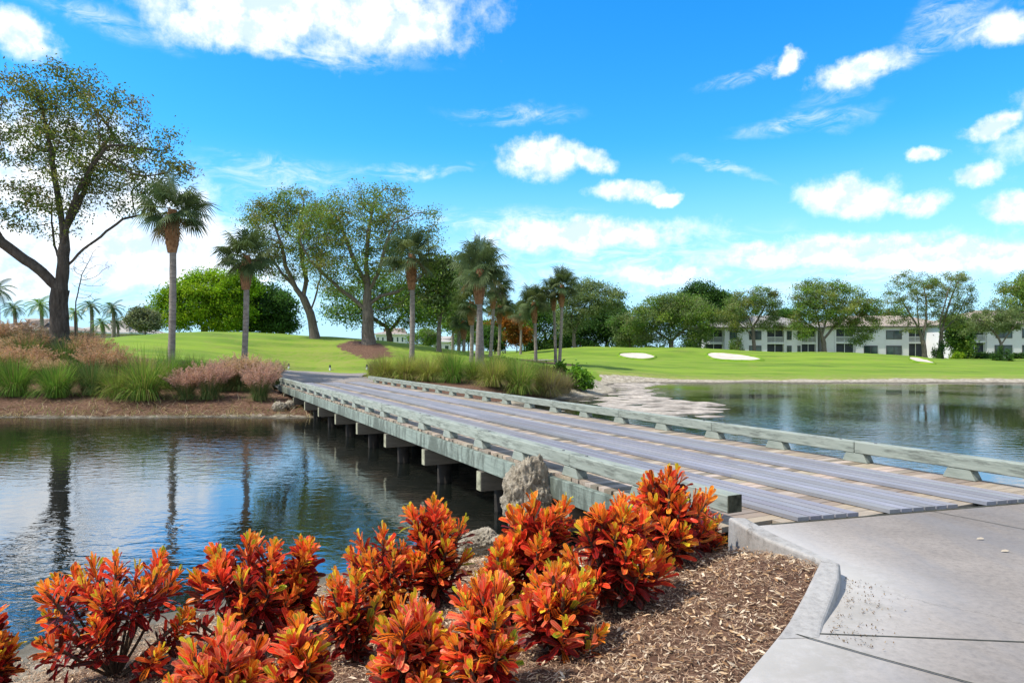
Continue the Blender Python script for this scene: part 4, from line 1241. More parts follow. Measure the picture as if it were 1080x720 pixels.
for k, (px_, w_, h_, lb_) in enumerate(((566, 40, 18, 'dark thicket under the trees behind the twin palms'), (615, 52, 20, 'dark thicket under the pale two-stemmed tree'),
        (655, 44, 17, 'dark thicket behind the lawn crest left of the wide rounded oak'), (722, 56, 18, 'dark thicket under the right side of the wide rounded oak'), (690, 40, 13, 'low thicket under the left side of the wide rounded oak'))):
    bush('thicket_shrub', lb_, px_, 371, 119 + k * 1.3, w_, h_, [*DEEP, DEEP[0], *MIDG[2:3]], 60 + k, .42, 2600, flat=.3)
bush('round_shrub', 'dark clipped round shrub under the small flat-topped grey tree', 1057, 383, 95, 19, 15, DEEP, 3, .24, 2000)
bush('hedge_shrub', 'low dark hedge along the right condominium wall', 1032, 381, 118, 44, 7, DEEP, 4, .3, 2600, flat=.2)
bush('hedge_shrub', 'yellow-green low shrub beside the gap between condominiums', 1010, 381, 112, 16, 8, FRESH, 5, .28, 1300)
bush('hedge_shrub', 'dark shrub around the feet of the two vase-shaped trees', 992, 381, 99.5, 16, 18, DEEP, 6, .26, 1500)
bush('hedge_shrub', 'low dark hedge at the right edge in front of the condominium', 1085, 383, 117, 40, 8, DEEP, 7, .3, 2000, flat=.2)
bush('conifer_shrub', 'upright grey-green shrub before the left condominium window', 776, 377, 106, 17, 25, [*GREYG, *MIDG[:2]], 8, .26, 2200)
bush('hedge_shrub', 'pale yellow-green hedge behind the lawn crest, left of the leaning oak', 300, 360, 88, 44, 9, [(.22, .28, .10), (.28, .33, .13), (.15, .21, .07)], 9, .34, 2400, flat=.3)
bush('hedge_shrub', 'pale yellow-green hedge between the two oak trunks on the lawn crest', 356, 363, 88, 34, 9, [(.20, .27, .09), (.26, .31, .12)], 10, .34, 1900, flat=.3)
bush('hedge_shrub', 'low pale shrub right of the distant white house', 445, 371, 110, 26, 8, [(.16, .22, .08), (.22, .27, .10)], 12, .36, 1300, flat=.4)
bush('garden_shrub', 'strap-leaved dark shrub in front of the second tall palm on the left lawn', 245, 388, 34.5, 36, 15, [(.05, .10, .03), (.08, .15, .05), (.14, .18, .09)], 14, .22, 2200)
bush('garden_shrub', 'fresh green leafy shrub at the tip of the grassy point right of the bridge', 606, 411, 39.5, 34, 24, [(.12, .26, .02), (.17, .32, .03), (.08, .18, .02)], 15, .26, 2600)
bush('garden_shrub', 'mid-green shrub behind the bright leafy one on the grassy point', 586, 403, 42, 34, 17, [(.10, .22, .02), (.07, .16, .02)], 16, .24, 2000)
bush('garden_shrub', 'light green shrub at the feet of the palm cluster', 527, 388, 50, 40, 13, [(.12, .24, .03), (.16, .27, .05)], 17, .24, 2000)

# ------------------------------------------------------------------ sabal palms
def palm_crown(rng, n_fr, R_, droop_low=True, cols=None):
    VV = []; FF = []; TT = []; base = 0
    cols = np.array(cols)
    for i in range(n_fr):
        t = (i + .5) / n_fr
        azm = i * 2.39996 + rng.uniform(-.25, .25)
        pitch = R(80 - 124 * t ** .85) + rng.uniform(-.25, .25)
        d = np.array((math.cos(azm) * math.cos(pitch), math.sin(azm) * math.cos(pitch), math.sin(pitch)))
        side = unit(np.cross(d, (0, 0, 1.0))); upv = np.cross(side, d)
        ro = rng.normal() * .55; side, upv = side * math.cos(ro) + upv * math.sin(ro), upv * math.cos(ro) - side * math.sin(ro)
        pl = R_ * rng.uniform(.40, .60)
        col = cols[rng.integers(0, len(cols))] * rng.uniform(.75, 1.25)
        if t > .90 and rng.random() < .6: col = np.array((.20, .145, .075)) * rng.uniform(.6, 1.1)
        # petiole
        w = .022
        sag = -.10 * R_ * math.cos(pitch)
        p0 = d * .12; pm = d * pl * .55; p1 = d * pl + np.array((0, 0, sag * .35))
        for a, b in ((p0, pm), (pm, p1)):
            VV.append(np.array([a - side * w, a + side * w, b + side * w * .8, b - side * w * .8])); FF.append(np.arange(4)[None] + base); base += 4; TT.append(np.tile(col * 1.2, (4, 1)))
        # fan of leaflets from the costa
        nl = 26
        for k in range(nl):
            f = (k / (nl - 1) - .5) * 2
            an = f * R(128)
            ln = R_ * (.52 - .12 * abs(f)) * rng.uniform(.85, 1.1)
            ld = unit(d * math.cos(an) + side * math.sin(an) + upv * (.22 * abs(f)) + np.array((0, 0, -.16 - .34 * abs(f))))
            a = p1 + d * (.12 * R_ * (1 - abs(f)))
            mid = a + ld * ln * .55
            tip = mid + unit(ld + np.array((0, 0, -.45 - .75 * rng.random()))) * ln * .55
            wn_ = unit(np.cross(ld, upv) + 1e-6) * (.024 * R_ / 1.7 + .008)
            VV.append(np.array([a - wn_ * .4, a + wn_ * .4, mid + wn_, mid - wn_, tip + wn_ * .12, tip - wn_ * .12]))
            FF.append(np.array([[0, 1, 2, 3], [3, 2, 4, 5]]) + base); base += 6
            TT.append(np.tile(col * rng.uniform(.85, 1.15), (6, 1)))
    return np.concatenate(VV), [np.concatenate(FF)], np.concatenate(TT)

SAB = [(0.073, 0.108, 0.04), (0.093, 0.13, 0.052), (0.055, 0.085, 0.033), (0.107, 0.137, 0.059)]
def sabal(label, px, pyb, pyc, Y, Rpx, tw, seed, lean=0.0, cols=SAB, boots=True, n_fr=32, group='sabal palms'):
    rng = np.random.default_rng(seed)
    s = Y / FPX
    b = PY(px, pyb, Y); z = gz(b[0], b[1]); c = PY(px + lean, pyc, Y)
    base = np.array((b[0], b[1], z - .1)); top = c - base
    root = empty('sabal_palm', tuple(base), 0, label, 'palm tree', group)
    r = tw * .68 * s / 2; n = 16; sides = 14
    hb = Rpx * s * .92 if boots else 0
    V = []
    for i in range(n + 1):
        t = i / n
        p = top * t + np.array((math.sin(t * 3.1) * r * .35, 0, 0)); rr_ = r * (1.0 + .28 * math.exp(-t * 14) - .10 * t + .03 * math.sin(t * 40 + seed))
        for k in range(sides):
            a = k / sides * 2 * math.pi
            V.append(p + np.array((math.cos(a) * rr_, math.sin(a) * rr_, 0)))
    I = np.arange((n + 1) * sides).reshape(n + 1, sides)
    F = np.stack([I[:-1], np.roll(I[:-1], -1, 1), np.roll(I[1:], -1, 1), I[1:]], -1).reshape(-1, 4)
    obj('trunk', np_mesh('trunk', np.array(V), [F], M['palmbark'], smooth=True), root)
    if boots:
        # criss-cross leaf boots swelling under the crown
        BV = []; BF = []; base_i = 0; nb = 44
        for i in range(nb):
            t = i / nb; azm = i * 2.39996
            h = top[2] - hb * (1 - t) ; prof = r * (1.1 + 1.05 * math.sin(math.pi * min(1, t * .9 + .12)))
            o = np.array((math.cos(azm), math.sin(azm), 0)); sd = np.array((-o[1], o[0], 0)); cx = top * (h / top[2])
            a = cx + o * prof * .55 + np.array((0, 0, -.16)); e = cx + o * prof * 1.22 + np.array((0, 0, .20))
            w0, w1 = r * .62, r * .22
            BV += [a - sd * w0, a + sd * w0, e + sd * w1, e - sd * w1, a * [1, 1, 1] - o * prof * .4 + np.array((0, 0, .25))]
            BF += [[base_i, base_i + 1, base_i + 2, base_i + 3]]
            BF += [[base_i + 3, base_i + 2, base_i + 4, base_i + 4][:4]]
            base_i += 5
        quads = np.array([f for f in BF if len(set(f)) == 4]); tris = np.array([f[:3] for f in BF if len(set(f)) == 3])
        # solid core
        m = 8; core = []
        for i in range(m + 1):
            t = i / m; h = top[2] - hb * 1.08 * (1 - t); rr_ = r * (.98 + 1.0 * math.sin(math.pi * min(1, t * .88 + .08)))
            cx = top * (h / top[2])
            for k in range(12):
                a = k / 12 * 2 * math.pi; core.append(cx + np.array((math.cos(a) * rr_, math.sin(a) * rr_, 0)))
        I = np.arange((m + 1) * 12).reshape(m + 1, 12) + base_i
        cf = np.stack([I[:-1], np.roll(I[:-1], -1, 1), np.roll(I[1:], -1, 1), I[1:]], -1).reshape(-1, 4)
        obj('leaf_base', np_mesh('leaf_base', np.array(BV + core), [np.concatenate([quads, cf]), tris], M['boots']), root)
    V, F, T = palm_crown(rng, n_fr, Rpx * s * .88, cols=cols)
    cr = obj('crown', np_mesh('crown', V, F, M['frond'], cols={'tint': T}), root, tuple(top + np.array((0, 0, .05))))
    return root

sabal('tall sabal palm whose crown touches the left oak, dark scorched foot of the trunk', 180, 387, 221, 33, 46, 10.5, 1, 2)
sabal('tall sabal palm standing alone between the lime-green tree and the leaning oak', 257, 382, 269, 36, 37, 9.0, 2, 3)
sabal('sabal palm with a long orange-brown leaf-base collar right of the broad oak', 434, 384, 268, 45, 38, 8.2, 3, 0)
sabal('front palm of the dense cluster with the widest crown, trunk rising from the fountain grass', 503, 392, 284, 41, 37, 9.0, 4, 3)
sabal('palm directly behind the front one of the cluster, its trunk overlapping it', 509, 388, 272, 47, 30, 6.6, 5, -6)
sabal('slimmer palm of the cluster just left of the front trunk', 497, 386, 318, 54, 25, 6.2, 6, 0, cols=[*SAB, (.11, .14, .05)])
sabal('palm of the cluster with its crown low on the right side', 517, 384, 300, 58, 26, 5.6, 7, 4)
sabal('thin palm at the right end of the cluster', 526, 382, 322, 66, 20, 4.8, 8, 1)
sabal('short palm behind the left part of the cluster', 489, 384, 338, 62, 20, 5.0, 9, 0)
sabal('distant palm on the left side of the cluster with a small dark crown', 477, 382, 330, 74, 17, 4.2, 10, 0)
sabal('slender palm left of the twin palms on the mulch circle', 565, 385, 318, 61, 23, 5.0, 11, -2)
sabal('left one of the twin palms on the mulch circle', 586, 385.5, 308, 62, 20, 4.6, 12, -3)
sabal('right and taller one of the twin palms on the mulch circle', 590, 386, 300, 61, 24, 5.0, 13, 3)
sabal('palm far behind the twin palms in front of the dark trees', 549, 376, 330, 92, 18, 3.6, 14, 0, n_fr=30)

# ------------------------------------------------------------------ feather palms by the houses
def feather(label, px, pyb, pyc, Y, Rpx, seed, cols, tw=4.0):
    rng = np.random.default_rng(seed); s = Y / FPX
    b = PY(px, pyb, Y); z = gz(b[0], b[1]); base = np.array((b[0], b[1], z - .1)); top = PY(px, pyc, Y) - base; Rpx = Rpx * .85
    root = empty('coconut_palm', tuple(base), 0, label, 'palm tree', 'feather palms by the houses')
    r = tw * s / 2
    pts = np.array([top * t + np.array((math.sin(t * 2.6) * r, 0, 0)) for t in np.linspace(0, 1, 9)]); par = np.arange(-1, 8)
    V, F = tubes(pts, par, np.linspace(r * 1.2, r * .75, 9))
    obj('trunk', np_mesh('trunk', V, F, M['palmbark'], smooth=True), root)
    VV = []; TT = []; n = 0; Rm = Rpx * s; cols = np.array(cols)
    for i in range(20):
        azm = i * 2.39996 + rng.uniform(-.2, .2); pitch = R(72 - 85 * (i / 20) ** .9)
        o = np.array((math.cos(azm), math.sin(azm), 0)); sd = np.array((-o[1], o[0], 0))
        col = cols[rng.integers(0, len(cols))] * rng.uniform(.8, 1.2)
        p = np.zeros(3); d = o * math.cos(pitch) + np.array((0, 0, math.sin(pitch)))
        for k in range(14):
            d = unit(d + np.array((0, 0, -.13))); q_ = p + d * Rm * 1.15 / 14
            for sg in (-1, 1):
                ln = Rm * .34 * math.sin(math.pi * (k + 1.5) / 16)
                tip = q_ + unit(sd * sg + d * .7 + np.array((0, 0, -.45))) * ln
                wv = d * Rm * .060
                VV += [p - wv * .1, p + wv, tip + wv * .2, tip]; TT += [col * rng.uniform(.85, 1.15)] * 4
            VV += [p - sd * .02, p + sd * .02, q_ + sd * .02, q_ - sd * .02]; TT += [col] * 4
            p = q_
    V = np.array(VV)
    obj('crown', np_mesh('crown', V, [np.arange(len(V)).reshape(-1, 4)], M['frond'], cols={'tint': np.array(TT)}), root, tuple(top))
FP = [(.060, .115, .03), (.075, .135, .035), (.045, .09, .022)]
feather('feather palm at the far left edge beside the tan-roofed house', -4, 362, 306, 70, 22, 1, FP)
feather('feather palm behind the tan roof, left of the forked oak trunk', 14, 360, 325, 84, 15, 2, FP)
feather('bright feather palm just left of the forked oak trunk', 42, 360, 322, 82, 18, 3, [(.11, .21, .03), (.14, .24, .04)])
feather('bright feather palm just right of the forked oak trunk', 78, 360, 330, 88, 14, 4, [(.13, .24, .03), (.16, .26, .04)])
feather('curving coconut palm over the grey roof', 95, 360, 323, 88, 15, 5, FP)
feather('tallest coconut palm right of the grey roof', 118, 359, 325, 86, 16, 6, FP)
feather('short palm leaning before the grey-roofed house', 107, 362, 341, 80, 14, 7, [(.11, .20, .04), (.09, .16, .03)])
feather('short dark palm right of the tallest coconut palm', 123, 360, 340, 90, 11, 8, FP, 3)

# ------------------------------------------------------------------ grass clumps
def blades(rng, n, h, rad, w, cols, lean=(.25, 1.0), seg=4, droop=.9, brown=.12, base_r=.12):
    a = rng.uniform(0, 2 * np.pi, n); tilt = rng.uniform(lean[0], lean[1], n) * rng.choice([.55, 1], n, p=[.4, .6])
    hh = h * rng.uniform(.65, 1.15, n); o = np.stack([np.cos(a), np.sin(a), np.zeros(n)], 1); sd = np.stack([-np.sin(a + rng.normal(0, .5, n)), np.cos(a), np.zeros(n)], 1)
    p = o * (rng.random(n) ** .5 * base_r)[:, None]
    ang0 = tilt * .45
    rows = [p]
    cur = ang0
    for k in range(seg):
        d = o * np.sin(cur)[:, None] + np.array((0, 0, 1.0)) * np.cos(cur)[:, None]
        p = p + d * (hh / seg)[:, None] * (1.0 + .15 * rad)
        rows.append(p); cur = cur + tilt * droop / seg * 1.5
    ww = np.array([1, .95, .8, .5, .12])[:seg + 1] * w
    V = np.stack([np.stack([r_ - sd * w_, r_ + sd * w_], 1) for r_, w_ in zip(rows, ww)], 1)
    V[..., 2] = np.maximum(V[..., 2], .02)
    nv = 2 * (seg + 1)
    f = np.array([[2 * k, 2 * k + 1, 2 * k + 3, 2 * k + 2] for k in range(seg)])
    F = (np.arange(n) * nv)[:, None, None] + f[None]
    c = tints(n, cols, rng); br = rng.random(n) < brown
    c[br] = np.array((.27, .215, .10)) * rng.uniform(.6, 1.2, (br.sum(), 1))
    return V.reshape(-1, 3), F.reshape(-1, 4), np.repeat(c, nv, 0), rows

def fountain_mesh(seed, h, cols, n=620, w=.014, lean=(.15, 1.25), brown=.12):
    rng = np.random.default_rng(seed)
    V, F, T, _ = blades(rng, int(n * 2.3), h, .5, w * .55, cols, lean=(lean[0], lean[1] * 1.55), brown=brown, base_r=.42, droop=1.05)
    V = V / np.array((np.percentile(np.abs(V[:, 0]), 96) * 2, np.percentile(np.abs(V[:, 1]), 96) * 2, np.percentile(V[:, 2], 97.5)))
    return np_mesh('grass_clump', V, [F], M['blade'], cols={'tint': T})

def plume_mesh(seed, h, cols, n=170, dens=46):
    """airy seed heads: fine short bristles round arching stalks"""
    rng = np.random.default_rng(seed)
    a = rng.uniform(0, 2 * np.pi, n); tilt = rng.uniform(.05, .85, n); o = np.stack([np.cos(a), np.sin(a), np.zeros(n)], 1)
    hh = h * rng.uniform(.8, 1.15, n)
    mid = o * (.15 + np.sin(tilt) * hh * .30)[:, None] + np.stack([0 * a, 0 * a, hh * .62 * np.cos(tilt * .5)], 1)
    tip = mid + (o * np.sin(tilt * 1.2)[:, None] + np.array((0, 0, 1.)) * np.cos(tilt * 1.2)[:, None]) * (hh * .45)[:, None]
    k = dens; t = rng.random((n, k))[..., None]
    P = mid[:, None] + (tip - mid)[:, None] * t + rng.normal(size=(n, k, 3)) * .055 * (1.15 - t)
    P = P.reshape(-1, 3); m = len(P)
    V, F = leaf_quads(P, .085, rng, up=0, aspect=.16)
    sc3 = np.array((np.percentile(np.abs(P[:, 0]), 96) * 2, np.percentile(np.abs(P[:, 1]), 96) * 2, np.percentile(P[:, 2], 97.5)))
    V = V / sc3
    c = tints(m, cols, rng, var=.3)
    # stalks
    sd = np.stack([-np.sin(a), np.cos(a), 0 * a], 1) * .005
    SV = np.stack([o * .1 - sd, o * .1 + sd, mid + sd, mid - sd], 1).reshape(-1, 3) / sc3
    SF = np.arange(n * 4).reshape(n, 4)
    return np_mesh('plume', np.concatenate([V, SV]), [F, SF + len(V)], M['blade'], cols={'tint': np.concatenate([np.repeat(c, 4, 0), np.tile((.25, .20, .12), (n * 4, 1))])})

GG = [(0.099, 0.215, 0.033), (0.141, 0.272, 0.046), (0.075, 0.157, 0.033), (0.198, 0.314, 0.058)]
GY_ = [(0.243, 0.308, 0.057), (0.308, 0.34, 0.081), (0.179, 0.243, 0.048), (0.39, 0.374, 0.114)]
GD = [(0.07, 0.132, 0.039), (0.101, 0.163, 0.054), (0.139, 0.186, 0.07)]
PINK = [(0.478, 0.281, 0.237), (0.534, 0.346, 0.275), (0.386, 0.238, 0.19)]
TAN = [(.50, .34, .23), (.56, .40, .28), (.42, .28, .19)]
ROSE = [(.50, .29, .205), (.55, .34, .24), (.40, .24, .165), (.34, .25, .14)]
meshes = {
    'green': [fountain_mesh(s_, 1.45, GG) for s_ in (1, 2, 3)],
    'lime': [fountain_mesh(s_, 1.45, [*GG, *GY_[:2]], brown=.2) for s_ in (4, 5)],
    'yellow': [fountain_mesh(s_, 1.45, GY_, brown=.25) for s_ in (6, 7, 8)],
    'dark': [fountain_mesh(s_, 1.2, GD, n=520) for s_ in (9, 10)],
    'greybrown': [fountain_mesh(s_, 1.2, [(.17, .16, .10), (.13, .13, .07), (.20, .17, .12)], brown=.4) for s_ in (11, 12)],
}
base_m = [fountain_mesh(s_, 1.0, GD, n=480, w=.012, lean=(.1, 1.2), brown=.2) for s_ in (21, 22)]
plume_m = {'pink': [plume_mesh(31, 1.3, PINK), plume_mesh(32, 1.3, PINK)], 'tan': [plume_mesh(33, 1.3, TAN), plume_mesh(34, 1.3, TAN)], 'rose': [plume_mesh(35, 1.3, ROSE), plume_mesh(36, 1.3, ROSE)]}
grng = random.Random(8)
def clump(kind, px, pyb, Y, wpx, hpx, label, i=[0]):
    b = PY(px, pyb, Y); z = gz(b[0], b[1]); s = Y / FPX
    i[0] += 1; rz = grng.uniform(0, 6.28)
    sx = wpx * s * (.9 if kind == 'pink' else 1); sz = hpx * s * (.84 if kind in ('pink', 'tan') else 1) * grng.uniform(.88, 1.08)
    if kind in meshes:
        o = obj('grass_clump', meshes[kind][i[0] % len(meshes[kind])], None, (b[0], b[1], z - .02))
        tag(o, label, 'ornamental grass', 'fountain grasses on the banks')
        o.rotation_euler = (0, 0, rz); o.scale = (sx, sx, sz)
        return o
    o = empty('muhly_grass', (b[0], b[1], z - .02), rz, label, 'ornamental grass', 'plumed grasses on the far bank')
    o.scale = (sx, sx, sz)
    bl = obj('blade', base_m[i[0] % 2], o); bl.scale = (.85, .85, .72)
    obj('plume', plume_m[kind][i[0] % 2], o)
    return o

CL = [
 # front row along the left shore
 ('green', -14, 417, 29.3, 44, 42, 'green fountain grass cut by the left edge in the front row'),
 ('green', 16, 416, 29.2, 44, 40, 'green fountain grass clump second from the left edge in the front row'),
 ('green', 60, 416, 29.0, 50, 40, 'dense green fountain grass below the forked oak trunk'),
 ('dark', 98, 413, 29.6, 44, 38, 'dull green grass between the two fullest green clumps of the front row'),
 ('lime', 124, 420, 28.9, 40, 34, 'yellowish green grass at the left flank of the largest front clump'),
 ('lime', 152, 426, 28.5, 66, 50, 'largest yellow-green fountain grass at the water, left of the scorched palm foot'),
 ('green', 178, 408, 31.0, 44, 36, 'green grass clump right at the scorched foot of the palm'),
 ('green', 202, 404, 31.8, 40, 30, 'low green grass right of the scorched palm'),
 ('pink', 196, 423, 28.7, 38, 40, 'dusky pink muhly grass, leftmost of the pink ones near the bridge'),
 ('pink', 221, 421, 28.8, 42, 44, 'pink muhly grass in the middle of the group near the bridge'),
 ('pink', 237, 407, 30.6, 40, 36, 'pink muhly grass behind the middle pink clump'),
 ('tan', 255, 406, 30.8, 42, 40, 'straw-coloured plumed grass below the second tall palm'),
 ('tan', 274, 404, 31.2, 34, 38, 'straw-coloured plumed grass beside the rosy clump at the bridge'),
 ('pink', 274, 422, 28.6, 38, 44, 'rosy pink muhly grass with a dark base nearest the bridge end'),
 ('tan', 290, 398, 33.0, 22, 28, 'small tan grass tuft at the bridge rail end'),
 # second row
 ('rose', -10, 398, 32.2, 52, 34, 'reddish plumed grass at the left edge behind the front row'),
 ('rose', 24, 397, 32.4, 52, 34, 'reddish-tan plumes behind the second green clump from the left'),
 ('tan', 52, 398, 32.0, 40, 30, 'tan plumes just behind the dense green clump under the oak'),
 ('dark', 84, 398, 32.0, 44, 28, 'dark green tuft behind the dull green front grass'),
 ('rose', 112, 399, 31.6, 46, 36, 'bright salmon plumes behind the yellowish clump'),
 ('tan', 140, 398, 32.3, 34, 28, 'small tan plumes behind the largest yellow-green clump'),
 ('dark', 208, 395, 33.2, 34, 22, 'dark short grass at the lawn edge right of the scorched palm'),
 # third row
 ('dark', 70, 388, 34.2, 52, 30, 'dark green strappy clump right at the forked oak trunk'),
 ('dark', 28, 386, 35.0, 54, 28, 'broad dark green clump left of the forked oak trunk'),
 ('rose', 40, 382, 35.8, 40, 26, 'brownish plumes just left of the forked oak trunk'),
 ('rose', 94, 386, 34.8, 38, 30, 'rusty plumes right of the forked oak trunk'),
 ('dark', 122, 388, 34.2, 36, 24, 'dark green tuft at the lawn edge left of the scorched palm'),
 ('tan', -5, 386, 35, 52, 36, 'tan plumed grass at the left edge, third row'),
 # top row
 ('rose', 8, 368, 38.5, 60, 36, 'tall tan-pink plumes in front of the tan-roofed house'),
 ('tan', 38, 368, 38.0, 48, 32, 'tan plumes left of the oak base in the top row'),
 ('dark', 20, 372, 37.3, 40, 24, 'olive grass under the tall tan-pink plumes'),
 ('rose', 84, 369, 38.2, 36, 26, 'brownish pink plumes right of the oak base in the top row'),
 ('dark', -25, 372, 37.5, 50, 30, 'olive grass at the left edge in the top row'),
 # grassy point right of the bridge
 ('yellow', 405, 399, 37.0, 38, 26, 'rusty yellow grass at the far end of the right rail'),
 ('greybrown', 396, 396, 38.5, 26, 18, 'small brown tuft beside the far end of the right rail'),
 ('yellow', 428, 401, 36.4, 42, 28, 'straw-yellow grass at the foot of the palm with the orange collar'),
 ('yellow', 452, 404, 36.0, 40, 26, 'pale olive grass between the collared palm and the cluster'),
 ('green', 478, 407, 35.4, 40, 30, 'greener fountain grass left of the front cluster palm'),
 ('yellow', 470, 398, 38.5, 44, 24, 'yellow grass behind the greener clump on the point'),
 ('lime', 500, 404, 37.0, 38, 26, 'lime grass around the foot of the front cluster palm'),
 ('yellow', 520, 412, 34.6, 44, 34, 'tall yellow-green fountain grass right of the front cluster palm'),
 ('lime', 548, 414, 34.8, 50, 36, 'fullest yellow-green fountain grass in the middle of the point'),
 ('yellow', 575, 413, 36.0, 38, 32, 'straw-green fountain grass right of the fullest clump'),
 ('lime', 540, 402, 38.5, 44, 24, 'lime grass behind the fullest clump on the point'),
 ('greybrown', 580, 416, 35.8, 40, 30, 'grey-brown dry grass at the shore side of the point'),
 ('greybrown', 594, 410, 37.6, 30, 24, 'grey-green dry grass left of the bright leafy shrub'),
 ('yellow', 440, 393, 39.5, 40, 20, 'low yellow grass in the back row near the collared palm'),
 ('lime', 562, 398, 41.5, 40, 18, 'low lime grass in the back row of the point'),
 ('green', 585, 428, 32.5, 16, 8, 'small bright green tuft showing under the right rail'),
]
for c_ in CL:
    clump(*c_)

rng = np.random.default_rng(91)
n = 5200
xx = rng.uniform(-34, -6.5, n); yy = 25.9 + np.abs(rng.normal(0, 1.5, n)) + rng.uniform(0, .5, n)
ok = sdf(POND, xx, yy) > .05; xx, yy = xx[ok], yy[ok]; n = len(xx)
P = np.column_stack([xx, yy, height(xx, yy) + .02]); d = rng.uniform(0, 2 * np.pi, n)
ax = unit(np.stack([np.cos(d), np.sin(d) * .6, np.abs(rng.normal(0, .35, n))], 1)); sd = np.stack([-np.sin(d), np.cos(d), 0 * d], 1)
L_ = rng.uniform(.10, .45, n)[:, None]; w = .011 * sd
V = np.stack([P - w, P + w, P + ax * L_ + w * .4, P + ax * L_ - w * .4], 1).reshape(-1, 3)
c = np.array([(.36, .28, .16), (.20, .13, .075), (.44, .37, .24), (.13, .085, .05), (.15, .19, .06)])[rng.integers(0, 5, n)] * rng.uniform(.6, 1.2, (n, 1))
tag(obj('shore_debris', np_mesh('shore_debris', V, [np.arange(n * 4).reshape(n, 4)], M['blade'], cols={'tint': np.repeat(c, 4, 0)})), kind='stuff')
# ------------------------------------------------------------------ condominiums across the water
M['stucco'] = m_flat('white_stucco', (0.67, 0.65, 0.67), .9, .07, .5, .2)
M['stucco2'] = m_flat('cream_stucco', (0.62, 0.56, 0.49), .9, .08, .5, .2)
M['roofg'] = m_flat('grey_shingle', (0.26, 0.245, 0.23), .9, .25, 1.2, .15)
M['roofb'] = m_flat('tan_tile', (0.30, 0.245, 0.20), .9, .25, 1.2, .15)
M['roofgy'] = m_flat('pale_tile', (0.36, 0.33, 0.29), .9, .2, 1.2, .15)
M['frame'] = m_flat('bronze_frame', (0.05, 0.05, 0.05), .5, .15, 3, .4)
M['pale'] = m_flat('white_paint', (0.72, 0.72, 0.72), .6, .05, 3, .3)
M['screen'] = m_flat('insect_screen', (0.045, 0.05, 0.065), .7, .25, .8, .2)
M['fascia'] = m_flat('dark_fascia', (0.10, 0.092, 0.085), .7, .1, 2, .2)
def m_glass():
    m, nt = new_mat('window_glass')
    n = noise(nt, pos(nt), .5, 2, .5)
    c = ramp(nt, (n, 'Fac'), [(.35, (.02, .035, .035)), (.65, (.06, .10, .095))])
    b = nd(nt, 'ShaderNodeBsdfPrincipled', None, Base_Color=(c, 0), Roughness=.08, IOR=1.5)
    finish(nt, b); return m
M['glass'] = m_glass()

def hip_roof(x0, x1, y0, y1, z0, zr, ov, inset=None):
    """hipped roof as a closed solid with an eave board"""
    mb = MB(); x0 -= ov; x1 += ov; y0 -= ov; y1 += ov
    d = inset if inset is not None else (y1 - y0) / 2
    yc = (y0 + y1) / 2
    a = [(x0, y0, z0), (x1, y0, z0), (x1, y1, z0), (x0, y1, z0)]
    r0, r1 = (x0 + d, yc, zr), (x1 - d, yc, zr)
    mb.poly([a[0], a[1], r1, r0]); mb.poly([a[1], a[2], r1]); mb.poly([a[2], a[3], r0, r1]); mb.poly([a[3], a[0], r0]); mb.poly(a[::-1])
    return mb

